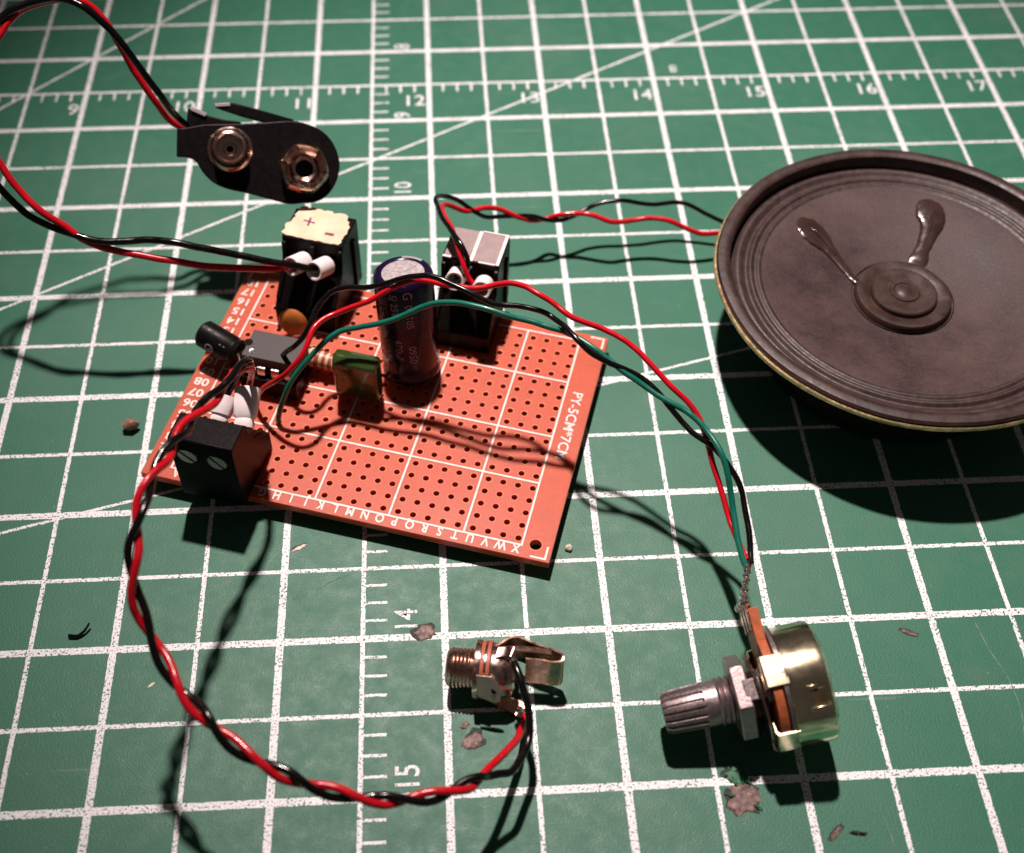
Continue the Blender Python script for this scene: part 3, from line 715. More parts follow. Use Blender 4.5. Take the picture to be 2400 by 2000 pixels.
# masking tape with + and -
b = MB()
rnd = random.Random(5)
def torn(x0, y0, x1, y1, n, amp):
    return [(x0+(x1-x0)*k/n + rnd.uniform(-amp, amp), y0+(y1-y0)*k/n + rnd.uniform(-amp, amp)) for k in range(n)]
TX, TY = -.3, 1.0
poly = torn(-23.8, 19.5, -14.0, 19.5, 14, .12) + torn(-13.9, 19.6, -13.3, 24.8, 10, .2) + torn(-13.6, 24.8, -14.9, 26.6, 5, .3) + torn(-14.9, 27.2, -23.6, 27.4, 16, .3) + torn(-23.7, 27.3, -24.2, 22.5, 9, .28) + torn(-24.6, 22.3, -24.7, 19.7, 6, .25)
b.prism(poly, lambda p: (p[0]+TX, p[1]+TY, HB+.03), lambda p: (p[0]+TX, p[1]+TY, HB+.16))
tape = b.build('tape_label', M['tape'], tb1, smooth=False)
text_mesh('plus_mark', '+', 4.6, M['pen'], lambda x, y: (-21.2 + x - y*.08, 24.6 + y - x*.1, HB+.18), tape, 0.02)
text_mesh('minus_mark', '-', 6.0, M['pen'], lambda x, y: (-16.7 + x*1.1, 23.2 + y*1.1, HB+.18), tape, 0.04)
# grey label on the other rear block
b = MB()
b.box((4.4, 22.9, HB+.03), (9.05, 30.4, HB+.12)); b.box((9.65, 22.9, HB+.03), (13.8, 30.4, HB+.12))
lab = b.build('grey_label', M['label'], tb2, smooth=False)
b = MB()
b.box((9.05, 22.7, HB+.02), (9.65, 30.4, HB+.22)); b.box((13.8, 22.7, HB+.02), (14.35, 30.7, HB+.22)); b.box((9.65, 30.4, HB+.02), (13.8, 30.65, HB+.22))
b.box((4.2, 22.62, HB+.02), (5.7, 23.0, HB+.24)); b.box((10.7, 22.62, HB+.02), (13.7, 22.9, HB+.2))
b.build('label_edge', M['white'], lab, smooth=False)

# ---- chip in its socket
ic0, ic1, iy0, iy1, ih = -24.7, -15.0, -2.3, 3.9, 7.7
b = MB()
b.box((ic0-.3, iy0-1.7, .5), (ic1+.3, iy0-.1, 4.1)); b.box((ic0-.3, iy1+.1, .5), (ic1+.3, iy1+1.7, 4.1))
b.box((ic0-.3, iy0-.1, .6), (ic0+1.2, iy1+.1, 3.6)); b.box((ic1-1.2, iy0-.1, .6), (ic1+.3, iy1+.1, 3.6))
sock = b.build('chip_socket', M['black'], circ, bevel=0.12)
b = MB()
prof = [(iy0-.12, 5.9), (iy0+.12, 4.3), (iy1-.12, 4.3), (iy1+.12, 5.9), (iy1-.05, ih), (iy0+.05, ih)]
b.prism(prof, lambda p: (ic0, p[0], p[1]), lambda p: (ic1, p[0], p[1]))
chip = b.build('amplifier_chip', M['ic'], circ, bevel=0.08)
tag(chip, 'grey black eight pin chip in a socket')
b = MB(); b.lathe([(0, ih-.02), (.45, ih+.01), (.55, ih+.025)], 20, Matrix.Translation((ic0+1.5, iy0+1.3, 0)))
b.build('pin_one_dimple', M['tin'], chip)
b = MB(); b.lathe([(0, ih+.015), (.8, ih+.015)], 20, Matrix.Translation((ic0+.1, (iy0+iy1)/2, 0))); b.build('end_notch', M['black'], chip)
for k in range(4):
    px = (ic0+ic1)/2 + (k-1.5)*PITCH
    for yy, s_ in ((iy0, -1), (iy1, 1)):
        b = MB()
        poly = [(yy + s_*.05, 6.2), (yy + s_*.75, 6.1), (yy + s_*.95, 5.7), (yy + s_*.98, 3.6), (yy + s_*.7, 3.6), (yy + s_*.68, 5.55), (yy + s_*.05, 5.75)]
        b.prism(poly, lambda p: (px-.72, p[0], p[1]), lambda p: (px+.72, p[0], p[1]))
        b.build('chip_pin', M['tin'], chip, bevel=0.05)

# ---- small electrolytic lying on its side
A0, A1 = Vector((-34.2, 2.6, 5.6)), Vector((-26.6, .3, 4.6))
T2 = frame(A0, A1 - A0, (0, 0, 1)); H2 = (A1-A0).length
b = MB(); b.lathe([(0, .25), (1.5, .25), (1.7, .02), (2.1, 0), (2.5, .45), (2.52, H2-1.6), (2.3, H2-1.2), (2.3, H2-.9), (2.5, H2-.5), (2.3, H2), (0, H2)], 36, T2)
small = b.build('small_electrolytic', M['blackdull'], circ)
tag(small, 'small black electrolytic capacitor lying over the left edge')
for body, size, ang, top in (('P', 1.6, 78, 4.2), ('O', 3.0, 76, 3.6), ('- -', 1.6, 40, 1.8), ('25V', 1.3, 112, 2.0)):
    cyl_text(body, size, ang, H2-(H2-top), T2 @ Matrix.Identity(4), H2, 2.56, M['inkgrey'], small)
b = MB()
b.tube(catmull([A1 + Vector((-.2, .5, .3)), A1 + Vector((.8, .4, .2)), A1 + Vector((1.1, .4, -1.6)), A1 + Vector((1.1, .5, -5.0))], 6), .3, 8)
b.tube(catmull([A1 + Vector((-.2, -.7, .9)), A1 + Vector((.6, -1.0, .8)), A1 + Vector((.6, -1.3, -1.6)), A1 + Vector((.5, -1.3, -5.0))], 6), .3, 8)
b.build('lead_wire', M['tin'], small)

# ---- orange ceramic disc
T3 = frame((-20.4, 10.4, 4.0), (.05, -1, .25), (0, 0, 1))
b = MB(); b.lathe([(0, -1.0), (1.4, -.95), (2.3, -.6), (2.75, 0), (2.3, .6), (1.4, .95), (0, 1.0)], 36, T3)
dsc = b.build('ceramic_disc_capacitor', M['orange'], circ)
b = MB()
for s_ in (-1, 1): b.tube(catmull([(-20.4 + s_*1.2, 10.5, 2.3), (-20.4 + s_*1.25, 10.5, .9), (-20.4 + s_*1.26, 10.4, -1.6)], 4), .28, 8)
b.build('lead_wire', M['tin'], dsc)

# ---- resistor
T4 = frame((-15.6, 4.1, 3.3), (1, -.06, -.03), (0, 0, 1))
b = MB(); b.lathe([(0, 0), (1.1, .1), (1.65, .7), (1.75, 1.4), (1.5, 2.2), (1.45, 5.6), (1.75, 6.4), (1.65, 7.1), (1.1, 7.7), (0, 7.8)], 32, T4)
res = b.build('resistor', M['beige'], circ)
for z0 in (1.9, 3.2, 4.4, 6.2):
    rr = 1.53 if 2 < z0 < 5 else 1.72
    b = MB(); b.lathe([(rr-.1, z0-.02), (rr+.03, z0), (rr+.03, z0+.6), (rr-.1, z0+.62)], 28, T4); b.build('colour_band', M['band'], res)
b = MB()
b.tube(catmull([T4 @ Vector((0, 0, 0)), T4 @ Vector((0, 0, -1.0)), T4 @ Vector((-.9, 0, -1.7)), T4 @ Vector((-4.5, 0, -1.8))], 6), .33, 8)
b.tube(catmull([T4 @ Vector((0, 0, 7.8)), T4 @ Vector((.2, 0, 12.2)), T4 @ Vector((-.6, -.6, 13.4)), T4 @ Vector((-2.4, -1.8, 14.3)), T4 @ Vector((-4.4, -2.0, 14.5))], 6), .33, 8)
b.build('lead_wire', M['tin'], res)

# ---- green film capacitor (pillow shaped)
b = MB()
nx, nz = 30, 26
gx_0, gx_1, gz0, gz1, gyc, gt = -8.6, -0.55, 1.3, 10.6, 0.0, 1.75
def pillow(u, v, side):
    x = gx_0 + (gx_1-gx_0)*u; z = gz0 + (gz1-gz0)*v
    e = (1 - abs(2*u-1)**14) * (1 - abs(2*v-1)**12)
    t = gt * max(0.0, e) ** 0.30
    return (x + (0.25 if v < .03 or v > .97 else 0) * (0.5-u), gyc + side * t - .03*(z-gz0), z)
for side in (-1, 1):
    vv = [pillow(i/nx, j/nz, side) for j in range(nz+1) for i in range(nx+1)]
    fs = [(j*(nx+1)+i, j*(nx+1)+i+1, (j+1)*(nx+1)+i+1, (j+1)*(nx+1)+i) for j in range(nz) for i in range(nx)]
    b.add(vv, fs)
film = b.build('film_capacitor', M['greencap'], circ, angle=80)
tag(film, 'glossy dark green film capacitor standing in front of the resistor')
b = MB()
for x in (-7.9, -1.3): b.tube([(x, 0, 2.0), (x, -.05, .6), (x, -.05, -1.8)], .27, 8)
b.build('lead_wire', M['tin'], film)
# stub wire on the board
b = MB(); b.tube(catmull([(-25.3, -4.9, -.8), (-25.4, -4.9, 2.0), (-25.6, -4.6, 4.2), (-25.8, -4.3, 5.6)], 5), .62, 10)
b.build('jumper_wire', M['redw'], circ)
# solder joints under the board that carry it
for (x, y) in ((-21, 17), (9.5, 20), (-20, -22), (3, 8), (-24, -3), (30, -20), (26, 18), (29, 10), (-30, 20)):
    tip_ = -(3.6 - .0074*x) + .02
    b = MB(); b.lathe([(1.0, -TH), (.8, -TH-.5), (.4, -TH-1.2), (.25, tip_+.05), (0, tip_)], 12, Matrix.Translation((x, y, 0)))
    b.build('solder_joint', M['solder'], circ)

# ------------------------------------------------------------------ loudspeaker
SC = (70.75, 6.6)
spk = empty('loudspeaker', (SC[0], SC[1], 0))
tag(spk, 'round brown paper cone loudspeaker lying face up beside the board', 'speaker')
b = MB()
b.lathe([(0, 0.02), (23.4, 0.02), (24, .6), (24, 7.4), (23.4, 8.2), (21, 8.4)], 72)
b.build('magnet_cover', M['basket'], spk)
b = MB()
b.lathe([(21, 8.2), (25, 9.4), (31.6, 15.2), (32.6, 16.2), (33.6, 16.3)], 72)
b.build('basket', M['basket'], spk)
def wavy(r, z, a): return r + 0.07*math.sin(9*a) + 0.06*mn.noise(Vector((math.cos(a)*6, math.sin(a)*6, z)))
b = MB()
b.lathe([(32.6, 16.15), (33.9, 16.2), (34.15, 16.5), (34.2, 17.2), (34.0, 17.35), (33.2, 17.3)], 144, r_fn=wavy)
b.build('frame_edge', M['brass'], spk)
b = MB()
b.lathe([(33.75, 17.1), (33.85, 17.7), (33.5, 18.1), (32.6, 18.25), (31.8, 18.2), (31.4, 17.9), (31.3, 15.0)], 144, r_fn=wavy)
b.build('gasket_ring', M['gasket'], spk)
# corrugated surround, then the shallow cone
pr_ = [(31.5, 15.3)]
for k in range(49):
    t = k/48; r = 31.3 - 5.8*t
    z = 15.3 + .15*t
    if t < .5: z += .7*math.sin(t/.5*PI)**2
    elif t < .78: z += .5*math.sin((t-.5)/.28*PI)**2
    else: z += .26*math.sin((t-.78)/.22*PI)**2
    pr_.append((r, z))
b = MB(); b.lathe(pr_, 120); b.build('surround', M['surround'], spk)
cz0 = pr_[-1][1]
b = MB(); b.lathe([(25.55, cz0), (24.5, cz0-.12), (18, cz0-1.9), (12, cz0-3.1), (9.6, cz0-3.5), (8.2, cz0-3.7)], 96); b.build('paper_cone', M['cone'], spk)
cz1 = cz0 - 3.6
b = MB()
b.lathe([(9.0, cz1+.3), (8.8, cz1-.1), (8.55, cz1-.05), (8.4, cz1+.9), (8.2, cz1+1.15), (7.4, cz1+1.2), (6.5, cz1+.95), (5.9, cz1+.85), (5.75, cz1+1.6), (5.5, cz1+1.8), (4.6, cz1+1.82), (3.2, cz1+1.6), (2.7, cz1+1.6), (2.5, cz1+1.85), (2.0, cz1+1.85), (1.8, cz1+1.68), (1.2, cz1+1.68), (.9, cz1+1.84), (0, cz1+1.82)], 96)
b.build('dust_cap', M['cap'], spk)
def conez(r): return cz0 - 3.5*max(0, min(1, (25.5-r)/15.9))
def blob(pts, name='glue_blob'):
    bb = MB(); n = 18
    P = catmull([(x-SC[0], y-SC[1], 0) for x, y, w, h in pts], 6)
    m_ = len(P)
    W = []
    for i in range(m_):
        t = i/(m_-1)*(len(pts)-1); k = min(int(t), len(pts)-2); f = t-k
        W.append((pts[k][2]*(1-f)+pts[k+1][2]*f, pts[k][3]*(1-f)+pts[k+1][3]*f))
    vv, fs = [], []
    for i in range(m_):
        d = (P[min(i+1, m_-1)]-P[max(i-1, 0)]).normalized(); nr = Vector((-d.y, d.x, 0))
        w, h = W[i]
        for k in range(n+1):
            s_ = -1 + 2*k/n
            p = P[i] + nr*w*s_*(1+.12*mn.noise(Vector((i*.6, k*.1, w))))
            z = conez(math.hypot(p.x, p.y)) + h*math.sqrt(max(0, 1-s_*s_)) - .03
            vv.append((p.x, p.y, z))
    for i in range(m_-1):
        for k in range(n): fs.append((i*(n+1)+k, i*(n+1)+k+1, (i+1)*(n+1)+k+1, (i+1)*(n+1)+k))
    bb.add(vv, fs); bb.build(name, M['glue'], spk)
blob([(54.6, 24.0, .4, .05), (55.2, 23.7, 1.6, .3), (56.6, 22.6, 2.6, .4), (58.2, 20.6, 2.4, .45), (59.7, 18.2, 1.4, .5), (61.0, 15.6, 1.0, .45), (62.3, 13.0, .9, .45), (63.4, 10.6, .7, .5), (63.9, 9.4, .25, .2)])
blob([(57.0, 22.2, .1, .5), (57.8, 21.3, .35, .75), (59.4, 18.9, .4, .8), (60.6, 16.4, .3, .7)], 'glue_thread')
blob([(80.9, 28.8, .5, .05), (80.6, 28.0, 2.0, .3), (80.3, 26.2, 2.7, .45), (80.3, 24.0, 2.5, .5), (79.2, 21.4, 1.7, .5), (77.4, 18.2, 1.3, .5), (76.0, 15.6, 1.7, .4), (75.4, 14.4, 1.6, .05)])
blob([(80.2, 25.0, .2, .5), (80.0, 23.8, .4, .8), (78.6, 20.6, .35, .8), (77.2, 18.0, .25, .7)], 'glue_thread')
# solder lugs that the leads go to
for (x, y) in ((45.3, 34.2), (44.3, 30.2)):
    d = (Vector((SC[0], SC[1])) - Vector((x, y))).normalized(); p = Vector((x, y)) + d*2 - Vector(SC)
    b = MB(); Tm = Matrix.Translation((p.x, p.y, 5.2)) @ Matrix.Rotation(math.atan2(d.y, d.x), 4, 'Z')
    b.box((-3.0, -1.2, -.25), (5.0, 1.2, .25), 0, Tm); b.build('solder_lug', M['tin'], spk)

# ------------------------------------------------------------------ potentiometer
PB, PE = Vector((42.0, -65.7, 10.4)), Vector((18.8, -68.0, 5.9))
ax = (PE - PB).normalized()
PM = frame(PB, ax, (0, 0, 1))        # local z runs from the can's back to the shaft tip, local x is up
pot = empty('potentiometer', None, matrix=PM)
tag(pot, 'metal potentiometer with ribbed shaft, nut and yellowish can lying on the mat', 'potentiometer')
pr_ = [(0, 1.1), (6.9, 1.1), (7.9, 1.25), (8.45, 1.7), (8.55, 2.3), (8.55, 7.0), (8.65, 7.1)]
b = MB(); b.lathe(pr_, 72); can = b.build('can', M['yellowzinc'], pot)
# stamped tab mark on the can wall and the folded lugs
def rim_pt(r, ang, z): return Vector((r*math.cos(ang), r*math.sin(ang), z))
pr2 = PM.inverted()
cam_l = pr2 @ Vector((-10.9, -143.4, 169.0)); ca = math.atan2(cam_l.y, cam_l.x)
for (a0, a1, z0, z1, mm_, r1) in ((ca-.46, ca-.40, 2.0, 4.9, 'yellowzinc', 9.0), (ca-.46, ca-.06, 4.5, 4.9, 'yellowzinc', 8.85), (ca-.12, ca-.06, 3.4, 4.9, 'yellowzinc', 8.85), (ca-.40, ca-.12, 2.4, 4.5, 'darkcan', 8.57)):
    b = MB(); n = 6; vv, fs = [], []
    for rr in (8.5, r1):
        for zz in (z0, z1):
            for k in range(n+1): vv.append(rim_pt(rr, a0+(a1-a0)*k/n, zz))
    q = n+1
    for k in range(n):
        fs += [(2*q+k, 2*q+k+1, 3*q+k+1, 3*q+k), (k, k+1, 2*q+k+1, 2*q+k), (q+k, q+k+1, 3*q+k+1, 3*q+k)]
    fs += [(0, q, 3*q, 2*q), (n, q+n, 3*q+n, 2*q+n)]
    b.add(vv, fs); b.build('stamped_mark', M[mm_], can, bevel=0.05)
for a in (ca + .30, ca - 1.05, ca + 2.6, ca + 4.2):
    b = MB()
    w = .27; vv, fs = [], []
    prf = [(8.35, 6.6), (8.75, 6.8), (8.8, 9.9), (8.2, 10.2), (6.6, 10.2), (6.6, 9.9), (8.0, 9.85), (8.35, 9.5)]
    b.prism(prf, lambda p: rim_pt(p[0], a-w*8.5/p[0], p[1]), lambda p: rim_pt(p[0], a+w*8.5/p[0], p[1]))
    b.build('folded_lug', M['yellowzinc'], can, bevel=0.08)
b = MB(); b.lathe([(0, 8.0), (8.1, 8.0), (8.2, 8.1), (8.2, 9.25), (3.2, 9.3)], 60)
wafer = b.build('phenolic_wafer', M['wafer'], pot)
# tongue with the three solder tags, pointing away and upward
tip = pr2 @ Vector((32.1, -55.6, 13.3)); ta = math.atan2(tip.y, tip.x); tl_ = math.hypot(tip.x, tip.y)
Tt = Matrix.Rotation(ta, 4, 'Z')
b = MB(); b.box((5.0, -4.6, 7.95), (tl_-.4, 4.6, 9.35), 0, Tt); b.build('terminal_tongue', M['wafer'], wafer, bevel=0.1)
for k, yy in enumerate((-3.6, 0, 3.6)):
    b = MB(); b.box((tl_-3.4, yy-.8, 9.36), (tl_-.6, yy+.8, 9.66), 0, Tt); b.box((tl_-1.2, yy-.55, 9.38), (tl_+1.0, yy+.55, 9.6), 0, Tt)
    tg = b.build('solder_tag', M['copper'], wafer, bevel=0.05)
b = MB(); b.lathe([(0, 7.15), (8.5, 7.15), (8.5, 7.75), (3.4, 7.8)], 60); b.build('face_plate', M['zinc'], pot)
def thread(r, z0, z1, pitch, amp):
    out = []; n = int((z1-z0)/(pitch/6))
    for k in range(n+1):
        z = z0 + (z1-z0)*k/n; out.append((r - amp*(0.5+0.5*math.cos(2*PI*(z-z0)/pitch)), z))
    return out
b = MB(); b.lathe([(0, 9.0)] + thread(3.5, 9.3, 16.4, .72, .32) + [(3.0, 16.6), (0, 16.6)], 48); b.build('threaded_bushing', M['zinc'], pot)
b = MB(); b.lathe([(3.4, 10.8), (6.5, 10.8), (6.55, 10.95), (6.5, 11.1), (3.4, 11.1)], 48, Matrix.Rotation(.07, 4, 'X')); b.build('washer', M['nickel'], pot)
b = MB(); b.prism(disc(6, 6.2, 0, 0, .35), lambda p: (p[0], p[1], 12.0), lambda p: (p[0], p[1], 14.2)); b.build('hex_nut', M['zinc'], pot, bevel=0.25)
# anti-rotation peg
b = MB(); Tm = Matrix.Rotation(ca + .12, 4, 'Z')
b.box((4.3, -1.5, 9.3), (5.5, 1.5, 12.8), 0, Tm); b.box((3.6, -2.2, 9.2), (7.0, 2.2, 10.0), 0, Tm); b.build('locating_peg', M['zinc'], pot, bevel=0.12)
# knurled split shaft
NS = 18
def knurl(r, z, a):
    if z < 18.3 or r < 1.5: return r
    ph = (a*NS/(2*PI)) % 1.0
    g = .34 if .25 < ph < .75 else 0
    sl = .0
    return r - g*min(1, (z-18.3)/.25)
b = MB(); b.lathe([(3.25, 16.4), (3.25, 18.3), (3.25, 18.6), (3.05, 23.5), (2.7, 24.3), (0, 24.3)], NS*8, r_fn=knurl)
sh_ = b.build('ribbed_shaft', M['zinc'], pot, angle=30)
# twisted bare strands soldered at the tags
b = MB()
ends = [pr2 @ Vector(DATA[k][-1]) for k in ('pot_red', 'pot_black', 'pot_green')]
tags = [Tt @ Vector((tl_+.6, yy, 9.5)) for yy in (-3.6, 0, 3.6)]
order = [tags[0], tags[2], tags[1]]
for e_, t_ in zip(ends, order):
    mid = (e_ + t_)/2
    for q in range(3):
        off = Vector((random.uniform(-.3, .3), random.uniform(-.3, .3), random.uniform(-.3, .3)))
        b.tube(catmull([e_, e_.lerp(t_, .35) + off, e_.lerp(t_, .7) - off, t_], 5), .17, 6)
b.build('bare_strands', M['copper'], pot)
for t_, e_ in zip(order, ends):
    b = MB()
    for f, r in ((0.0, .72), (.12, .5), (.28, .56), (.45, .42), (.62, .46), (.8, .34)):
        p = t_.lerp(e_, f)
        b.lathe([(0, -r*1.2), (r*.7, -r*.9), (r, 0), (r*.7, r*.9), (0, r*1.2)], 12, Matrix.Translation(p))
    b.build('solder_blob', M['tin'], pot)

# ------------------------------------------------------------------ phone jack socket
JB, JE = Vector((-12.5, -58.4, 4.55)), Vector((-2.6, -60.0, 4.75))
JM = frame(JB, JE - JB, (0, 0, 1))
jack = empty('jack_socket', None, matrix=JM)
tag(jack, 'nickel plated open frame jack socket with threaded barrel on the mat', 'jack socket')
b = MB(); b.lathe([(1.8, 1.5), (1.8, .1), (2.3, 0), (2.75, .25)] + thread(3.1, .5, 4.2, .55, .22) + [(3.2, 4.3)], 48); b.build('threaded_barrel', M['nickel'], jack)
b = MB(); b.lathe([(3.0, 4.2), (4.35, 4.25), (4.4, 4.6), (4.4, 5.0), (3.0, 5.05)], 48); b.build('lock_washer', M['nickel'], jack)
for z0, r in ((5.1, 4.2), (6.0, 4.35)):
    b = MB(); b.lathe([(2.0, z0), (r, z0), (r+.05, z0+.3), (r, z0+.55), (2.0, z0+.55)], 48); b.build('fibre_washer', M['fibre'], jack)
b = MB(); b.lathe([(2.0, 5.65), (4.3, 5.7), (4.3, 5.95), (2.0, 6.0)], 48); b.build('contact_plate', M['nickel'], jack)
b = MB(); b.lathe([(4.1, 6.6), (4.15, 6.8), (3.9, 8.9), (3.3, 10.0), (2.3, 10.2), (2.2, 9.6), (3.0, 9.2), (3.5, 8.0), (3.5, 6.7)], 48); b.build('sleeve_body', M['nickel'], jack)
def strip3(pts, wv, th=.32):
    """metal strip: centre line pts, width vector wv, thickness th"""
    P = [Vector(p) for p in pts]; wv = Vector(wv)/2
    vv, fs = [], []
    for i, p in enumerate(P):
        d = (P[min(i+1, len(P)-1)]-P[max(i-1, 0)]).normalized(); nn = d.cross(wv).normalized()*th/2
        vv += [p+wv+nn, p-wv+nn, p-wv-nn, p+wv-nn]
    for i in range(len(P)-1):
        o = 4*i
        for k in range(4): fs.append((o+k, o+(k+1) % 4, o+4+(k+1) % 4, o+4+k))
    fs += [(0,1,2,3), tuple(4*(len(P)-1)+k for k in (3,2,1,0))]
    bb = MB(); bb.add(vv, fs); return bb
ji = JM.inverted()
def jl(x, y, z): return ji @ Vector((x, y, z))
up = (ji.to_3x3() @ Vector((0, 0, 1)))
# long contact spring that runs back, bends round and returns
sp_ = catmull([jl(-7.0, -57.6, 5.2), jl(-5.2, -57.6, 5.3), jl(-2.4, -56.3, 5.3), jl(.7, -57.7, 5.3), jl(3.5, -58.9, 5.3), jl(4.5, -59.6, 5.2), jl(4.3, -60.4, 5.1), jl(3.1, -60.6, 5.1), jl(1.3, -60.2, 5.1), jl(-1.0, -59.9, 5.2)], 6)
strip3(sp_, ji.to_3x3() @ Vector((.05, 1.0, 5.4)), .3).build('contact_spring', M['spring'], jack, angle=50)
sp2 = catmull([jl(-5.4, -58.2, 8.2), jl(-2.6, -58.0, 8.3), jl(.6, -58.3, 8.1), jl(2.8, -58.7, 7.9)], 5)
strip3(sp2, (ji.to_3x3() @ Vector((0.1, 1.0, -.3)))).build('contact_leaf', M['spring'], jack)
# upright solder lug facing the camera
LW = [Vector(q) for q in ((-8.3, -62.2, 8.9), (-6.1, -62.5, 8.8), (-5.2, -63.2, 7.8), (-4.8, -64.0, 6.6), (-5.0, -64.7, 5.2), (-6.0, -64.7, 5.0), (-8.2, -63.8, 5.5))]
nv = Vector((0.1, -.70, .70))*.35
b = MB(); b.prism(list(range(7)), lambda k: ji @ LW[k], lambda k: ji @ (LW[k] + nv))
lug_o = b.build('solder_lug', M['lug'], jack, bevel=0.06)
Lm = ji @ frame(Vector((-5.8, -63.65, 6.75)) + nv*1.06, nv, (1, 0, 0))
b = MB(); b.lathe([(0, .0), (.40, .0), (.48, -.02)], 16, Lm); b.build('lug_hole', M['black'], lug_o)
# lower lug lying on the mat (red lead) and upper lug (black lead)
strip3([jl(-6.0, -61.8, 1.7), jl(-4.4, -62.6, 1.0), jl(-2.6, -63.6, .75), jl(-.6, -64.9, .8)], (ji.to_3x3() @ Vector((1.2, 1.9, 0)))).build('lower_solder_lug', M['copper'], jack)
strip3(catmull([jl(-5.2, -58.9, 9.0), jl(-3.8, -58.9, 9.2), jl(-3.0, -59.2, 9.7), jl(-2.7, -60.2, 9.4)], 4), (ji.to_3x3() @ Vector((.6, 1.5, 0)))).build('upper_solder_lug', M['nickel'], jack)
for p, r in ((Vector(DATA['jack_black'][-1]), .6), (Vector(DATA['jack_black'][-1]) + Vector((.3, -1.0, -.2)), .45), (Vector(DATA['jack_red'][-1]), .75), (Vector(DATA['jack_red'][-1]) + Vector((-.8, .6, -.1)), .6)):
    b = MB(); b.lathe([(0, -r), (r*.75, -r*.7), (r, 0), (r*.75, r*.7), (0, r)], 14, Matrix.Translation(ji @ p)); b.build('solder_blob', M['solder'], jack)

# ------------------------------------------------------------------ battery snap
cm = Matrix([list(r) for r in DATA['_clip_m']]).to_4x4(); cm.translation = Vector(DATA['_clip_o'])
clip = empty('battery_snap', None, matrix=cm)
tag(clip, 'black nine volt battery snap with two silver studs held up by its leads', 'battery snap')
b = MB()
b.prism([(p.x, p.y) for p in catmull([(x, y, 0) for x, y in DATA['clip_outline']], 3)], lambda p: (p[0], p[1], -1.5), lambda p: (p[0], p[1], 0))
b.build('snap_plate', M['blackdull'], clip, bevel=0.18)
b = MB()
b.prism(DATA['clip_flap'], lambda p: (p[0], p[1], -2.2), lambda p: (p[0], p[1], -.9)); b.build('vinyl_flap', M['blackdull'], clip, bevel=0.2)
b = MB()
b.prism(DATA['clip_tab'], lambda p: (p[0], p[1], -2.6), lambda p: (p[0], p[1], -1.2)); tabo = b.build('vinyl_back', M['blackdull'], clip, bevel=0.2)
(x1, y1), (x2, y2) = DATA['clip_tab'][1], DATA['clip_tab'][2]
b = MB(); b.box((0, -.4, -1.3), (math.hypot(x2-x1, y2-y1), .35, -.75), 0, Matrix.Translation((x1, y1, 0)) @ Matrix.Rotation(math.atan2(y2-y1, x2-x1), 4, 'Z')); b.build('torn_edge', M['lilac'], tabo, bevel=0.1)
(x1, y1) = DATA['clip_flap'][0]; (x2, y2) = DATA['clip_flap'][2]
b = MB(); b.box((.2, -.55, -1.0), (math.hypot(x2-x1, y2-y1)*.85, .1, -.68), 0, Matrix.Translation((x1, y1, 0)) @ Matrix.Rotation(math.atan2(y2-y1, x2-x1)-.03, 4, 'Z')); b.build('worn_edge', M['lilac'], tabo, bevel=0.1)
(sx1, sy1), (sx2, sy2) = DATA['clip_snaps']
b = MB(); b.lathe([(4.0, -.02), (3.95, .2), (3.5, .5), (3.2, .9), (3.1, 2.3), (2.9, 2.9), (2.55, 3.05), (2.3, 2.8), (2.2, 2.0), (2.15, .4), (1.2, .3), (1.0, .75), (.6, .8), (.5, -.6), (0, -.6)], 48, Matrix.Translation((sx1, sy1, 0))); b.build('stud_terminal', M['nickel'], clip)
def hexr(r, z, a):
    if r < 2.0: return r
    t = (a % (PI/3)) - PI/6
    return r * (1 + .55*(math.cos(PI/6)/math.cos(t) - 1))
b = MB(); b.lathe([(4.6, -.02), (4.65, .3), (4.2, .9), (4.05, 2.3), (4.35, 3.0), (4.1, 3.3), (3.3, 2.6), (2.7, 1.6), (2.3, .9), (1.6, .6), (1.2, -.4), (.9, -1.2), (.5, -1.3), (0, -1.3)], 72, Matrix.Translation((sx2, sy2, 0)), r_fn=hexr); b.build('socket_terminal', M['nickel'], clip, angle=25)
for k in range(6):
    a = PI/6 + k*PI/3 + PI/6
    b = MB(); Tm = Matrix.Translation((sx2, sy2, 0)) @ Matrix.Rotation(a, 4, 'Z')
    b.box((3.2, -.09, .9), (4.5, .09, 3.2), 0, Tm); b.build('petal_gap', M['black'], clip)

# ------------------------------------------------------------------ wires
def wire(key, name, m_, r, label, cat='wire', group=None, n=7):
    P = catmull(DATA[key], n)
    sd = Vector((sum(ord(c) for c in key) * .37, 0, 0))
    P = [p + mn.noise_vector(p * .22 + sd) * .16 * min(1, i/10, (len(P)-1-i)/10) + mn.noise_vector(p * .8 + sd) * .035 for i, p in enumerate(P)]
    b = MB(); b.tube(P, r, 12)
    o = b.build(name, m_, origin=DATA[key][0])
    tag(o, label, cat, group)
    return o, P
def sleeve(o, key, p0, p1, r, ri, name='insulating_sleeve', flat=None):
    p0, p1 = Vector(p0), Vector(p1); Tm = frame(p0, p1 - p0, (0, 0, 1) if abs((p1-p0).normalized().z) < .9 else (0, 1, 0)); L_ = (p1-p0).length
    b = MB(); b.lathe([(ri, L_*.5), (ri, 0.08), (ri+.12, 0), (r-.1, 0), (r, .1), (r, L_-.1), (r-.15, L_), (ri*.6, L_)], 36, Tm)
    b.build(name, M['white'], o, origin=DATA[key][0]).location = (0, 0, 0)
bb_, _ = wire('battery_black', 'battery_lead', M['blackw'], .62, 'black lead arching from the battery snap to the taped terminal block')
br_, _ = wire('battery_red', 'battery_lead', M['redw'], .62, 'red lead arching from the battery snap to the taped terminal block')
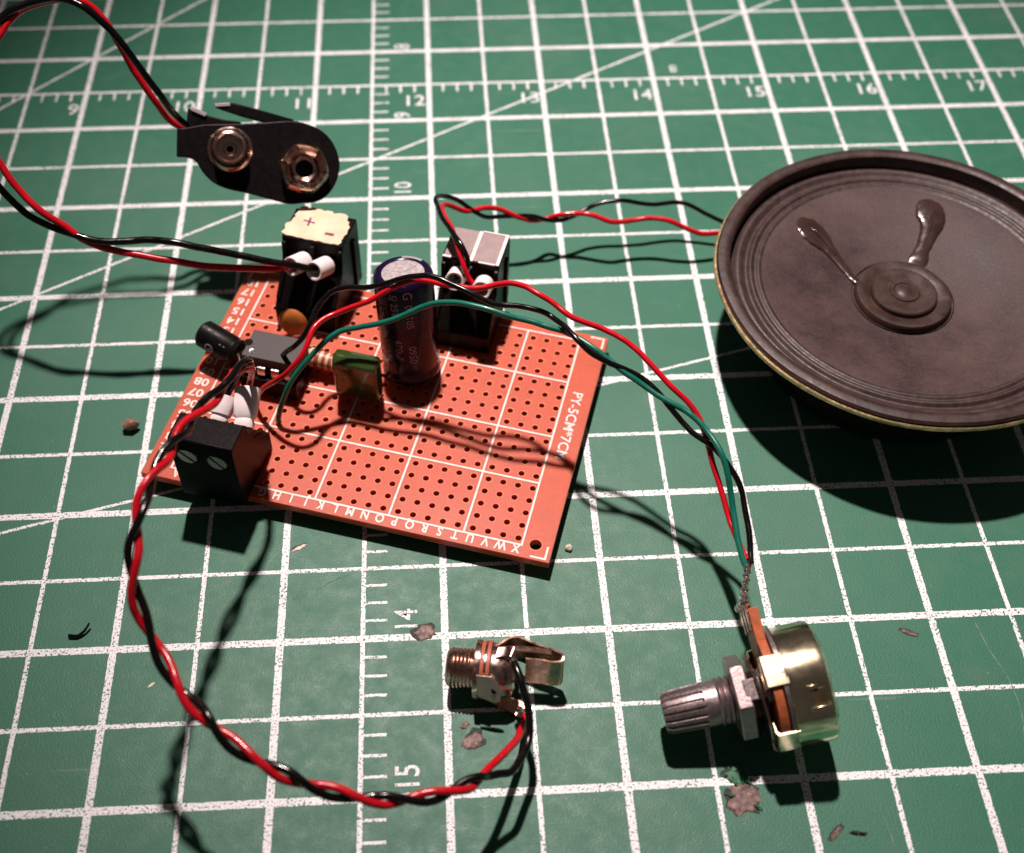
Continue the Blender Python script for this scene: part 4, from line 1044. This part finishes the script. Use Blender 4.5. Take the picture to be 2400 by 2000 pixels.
sb_, _ = wire('speaker_black', 'speaker_lead', M['blackw'], .45, 'black lead running from the loudspeaker to the grey topped terminal block')
sr_, _ = wire('speaker_red', 'speaker_lead', M['redw'], .5, 'red lead running from the loudspeaker to the grey topped terminal block')
pr__, _ = wire('pot_red', 'control_lead', M['redw'], .46, 'red lead of the three arching from the board to the potentiometer')
pb_, _ = wire('pot_black', 'control_lead', M['blackw'], .46, 'black lead of the three arching from the board to the potentiometer')
pg_, _ = wire('pot_green', 'control_lead', M['greenw'], .47, 'green lead arching over the board to the potentiometer')
jb_, _ = wire('jack_black', 'jack_lead', M['blackw'], .555, 'black lead of the twisted pair looping to the jack socket')
jr_, _ = wire('jack_red', 'jack_lead', M['redw'], .555, 'red lead of the twisted pair looping to the jack socket')
def ahead(key, d): return Vector(DATA[key][0]) + Vector(d)
sleeve(bb_, 'battery_black', ahead('battery_black', (-.5, -.9, .5)), ahead('battery_black', (1.6, 2.2, -1.1)), 1.75, 1.3)
sleeve(br_, 'battery_red', ahead('battery_red', (-.5, -.9, .5)), ahead('battery_red', (1.6, 2.2, -1.1)), 1.75, 1.3)
def sleeve_end(o, key, d0, d1, r, ri):
    q = Vector(DATA[key][-1]); sleeve(o, key, q + Vector(d0), q + Vector(d1), r, ri)
sleeve_end(sb_, 'speaker_black', (-.2, -.9, .7), (.6, 2.6, -1.2), 1.7, 1.25)
sleeve_end(sr_, 'speaker_red', (-.2, -.9, .7), (.6, 2.6, -1.2), 1.7, 1.25)
def folded(o, key, k0, k1, w0, w1):
    """flattened white sleeve crimped where it enters the block"""
    P0, P1 = Vector(DATA[key][k0]), Vector(DATA[key][k1]); d = P1 - P0
    Tm = frame(P0, d, (1, .3, 0)); L_ = d.length
    b = MB(); n = 20
    vv, fs = [], []
    rows = [(0.0, .8, .4), (.12, .9, .55), (.22, .75, .5), (.3, 1.0, .8), (.6, 1.08, 1.0), (1.0, 1.12, 1.05)]
    for t, wx, wy in rows:
        for k in range(n):
            a = 2*PI*k/n
            crease = 1 - .12*max(0, math.cos(3*a+.6))
            vv.append(Tm @ Vector((math.cos(a)*w1*wx*crease, math.sin(a)*w1*.8*wy*crease, L_*t)))
    for j in range(len(rows)-1):
        for k in range(n): fs.append((j*n+k, j*n+(k+1) % n, (j+1)*n+(k+1) % n, (j+1)*n+k))
    b.add(vv, fs)
    b.build('insulating_sleeve', M['white'], o, origin=DATA[key][0]).location = (0, 0, 0)
folded(jb_, 'jack_black', 0, 2, 1.2, 1.7)
folded(jr_, 'jack_red', 0, 2, 1.2, 1.9)
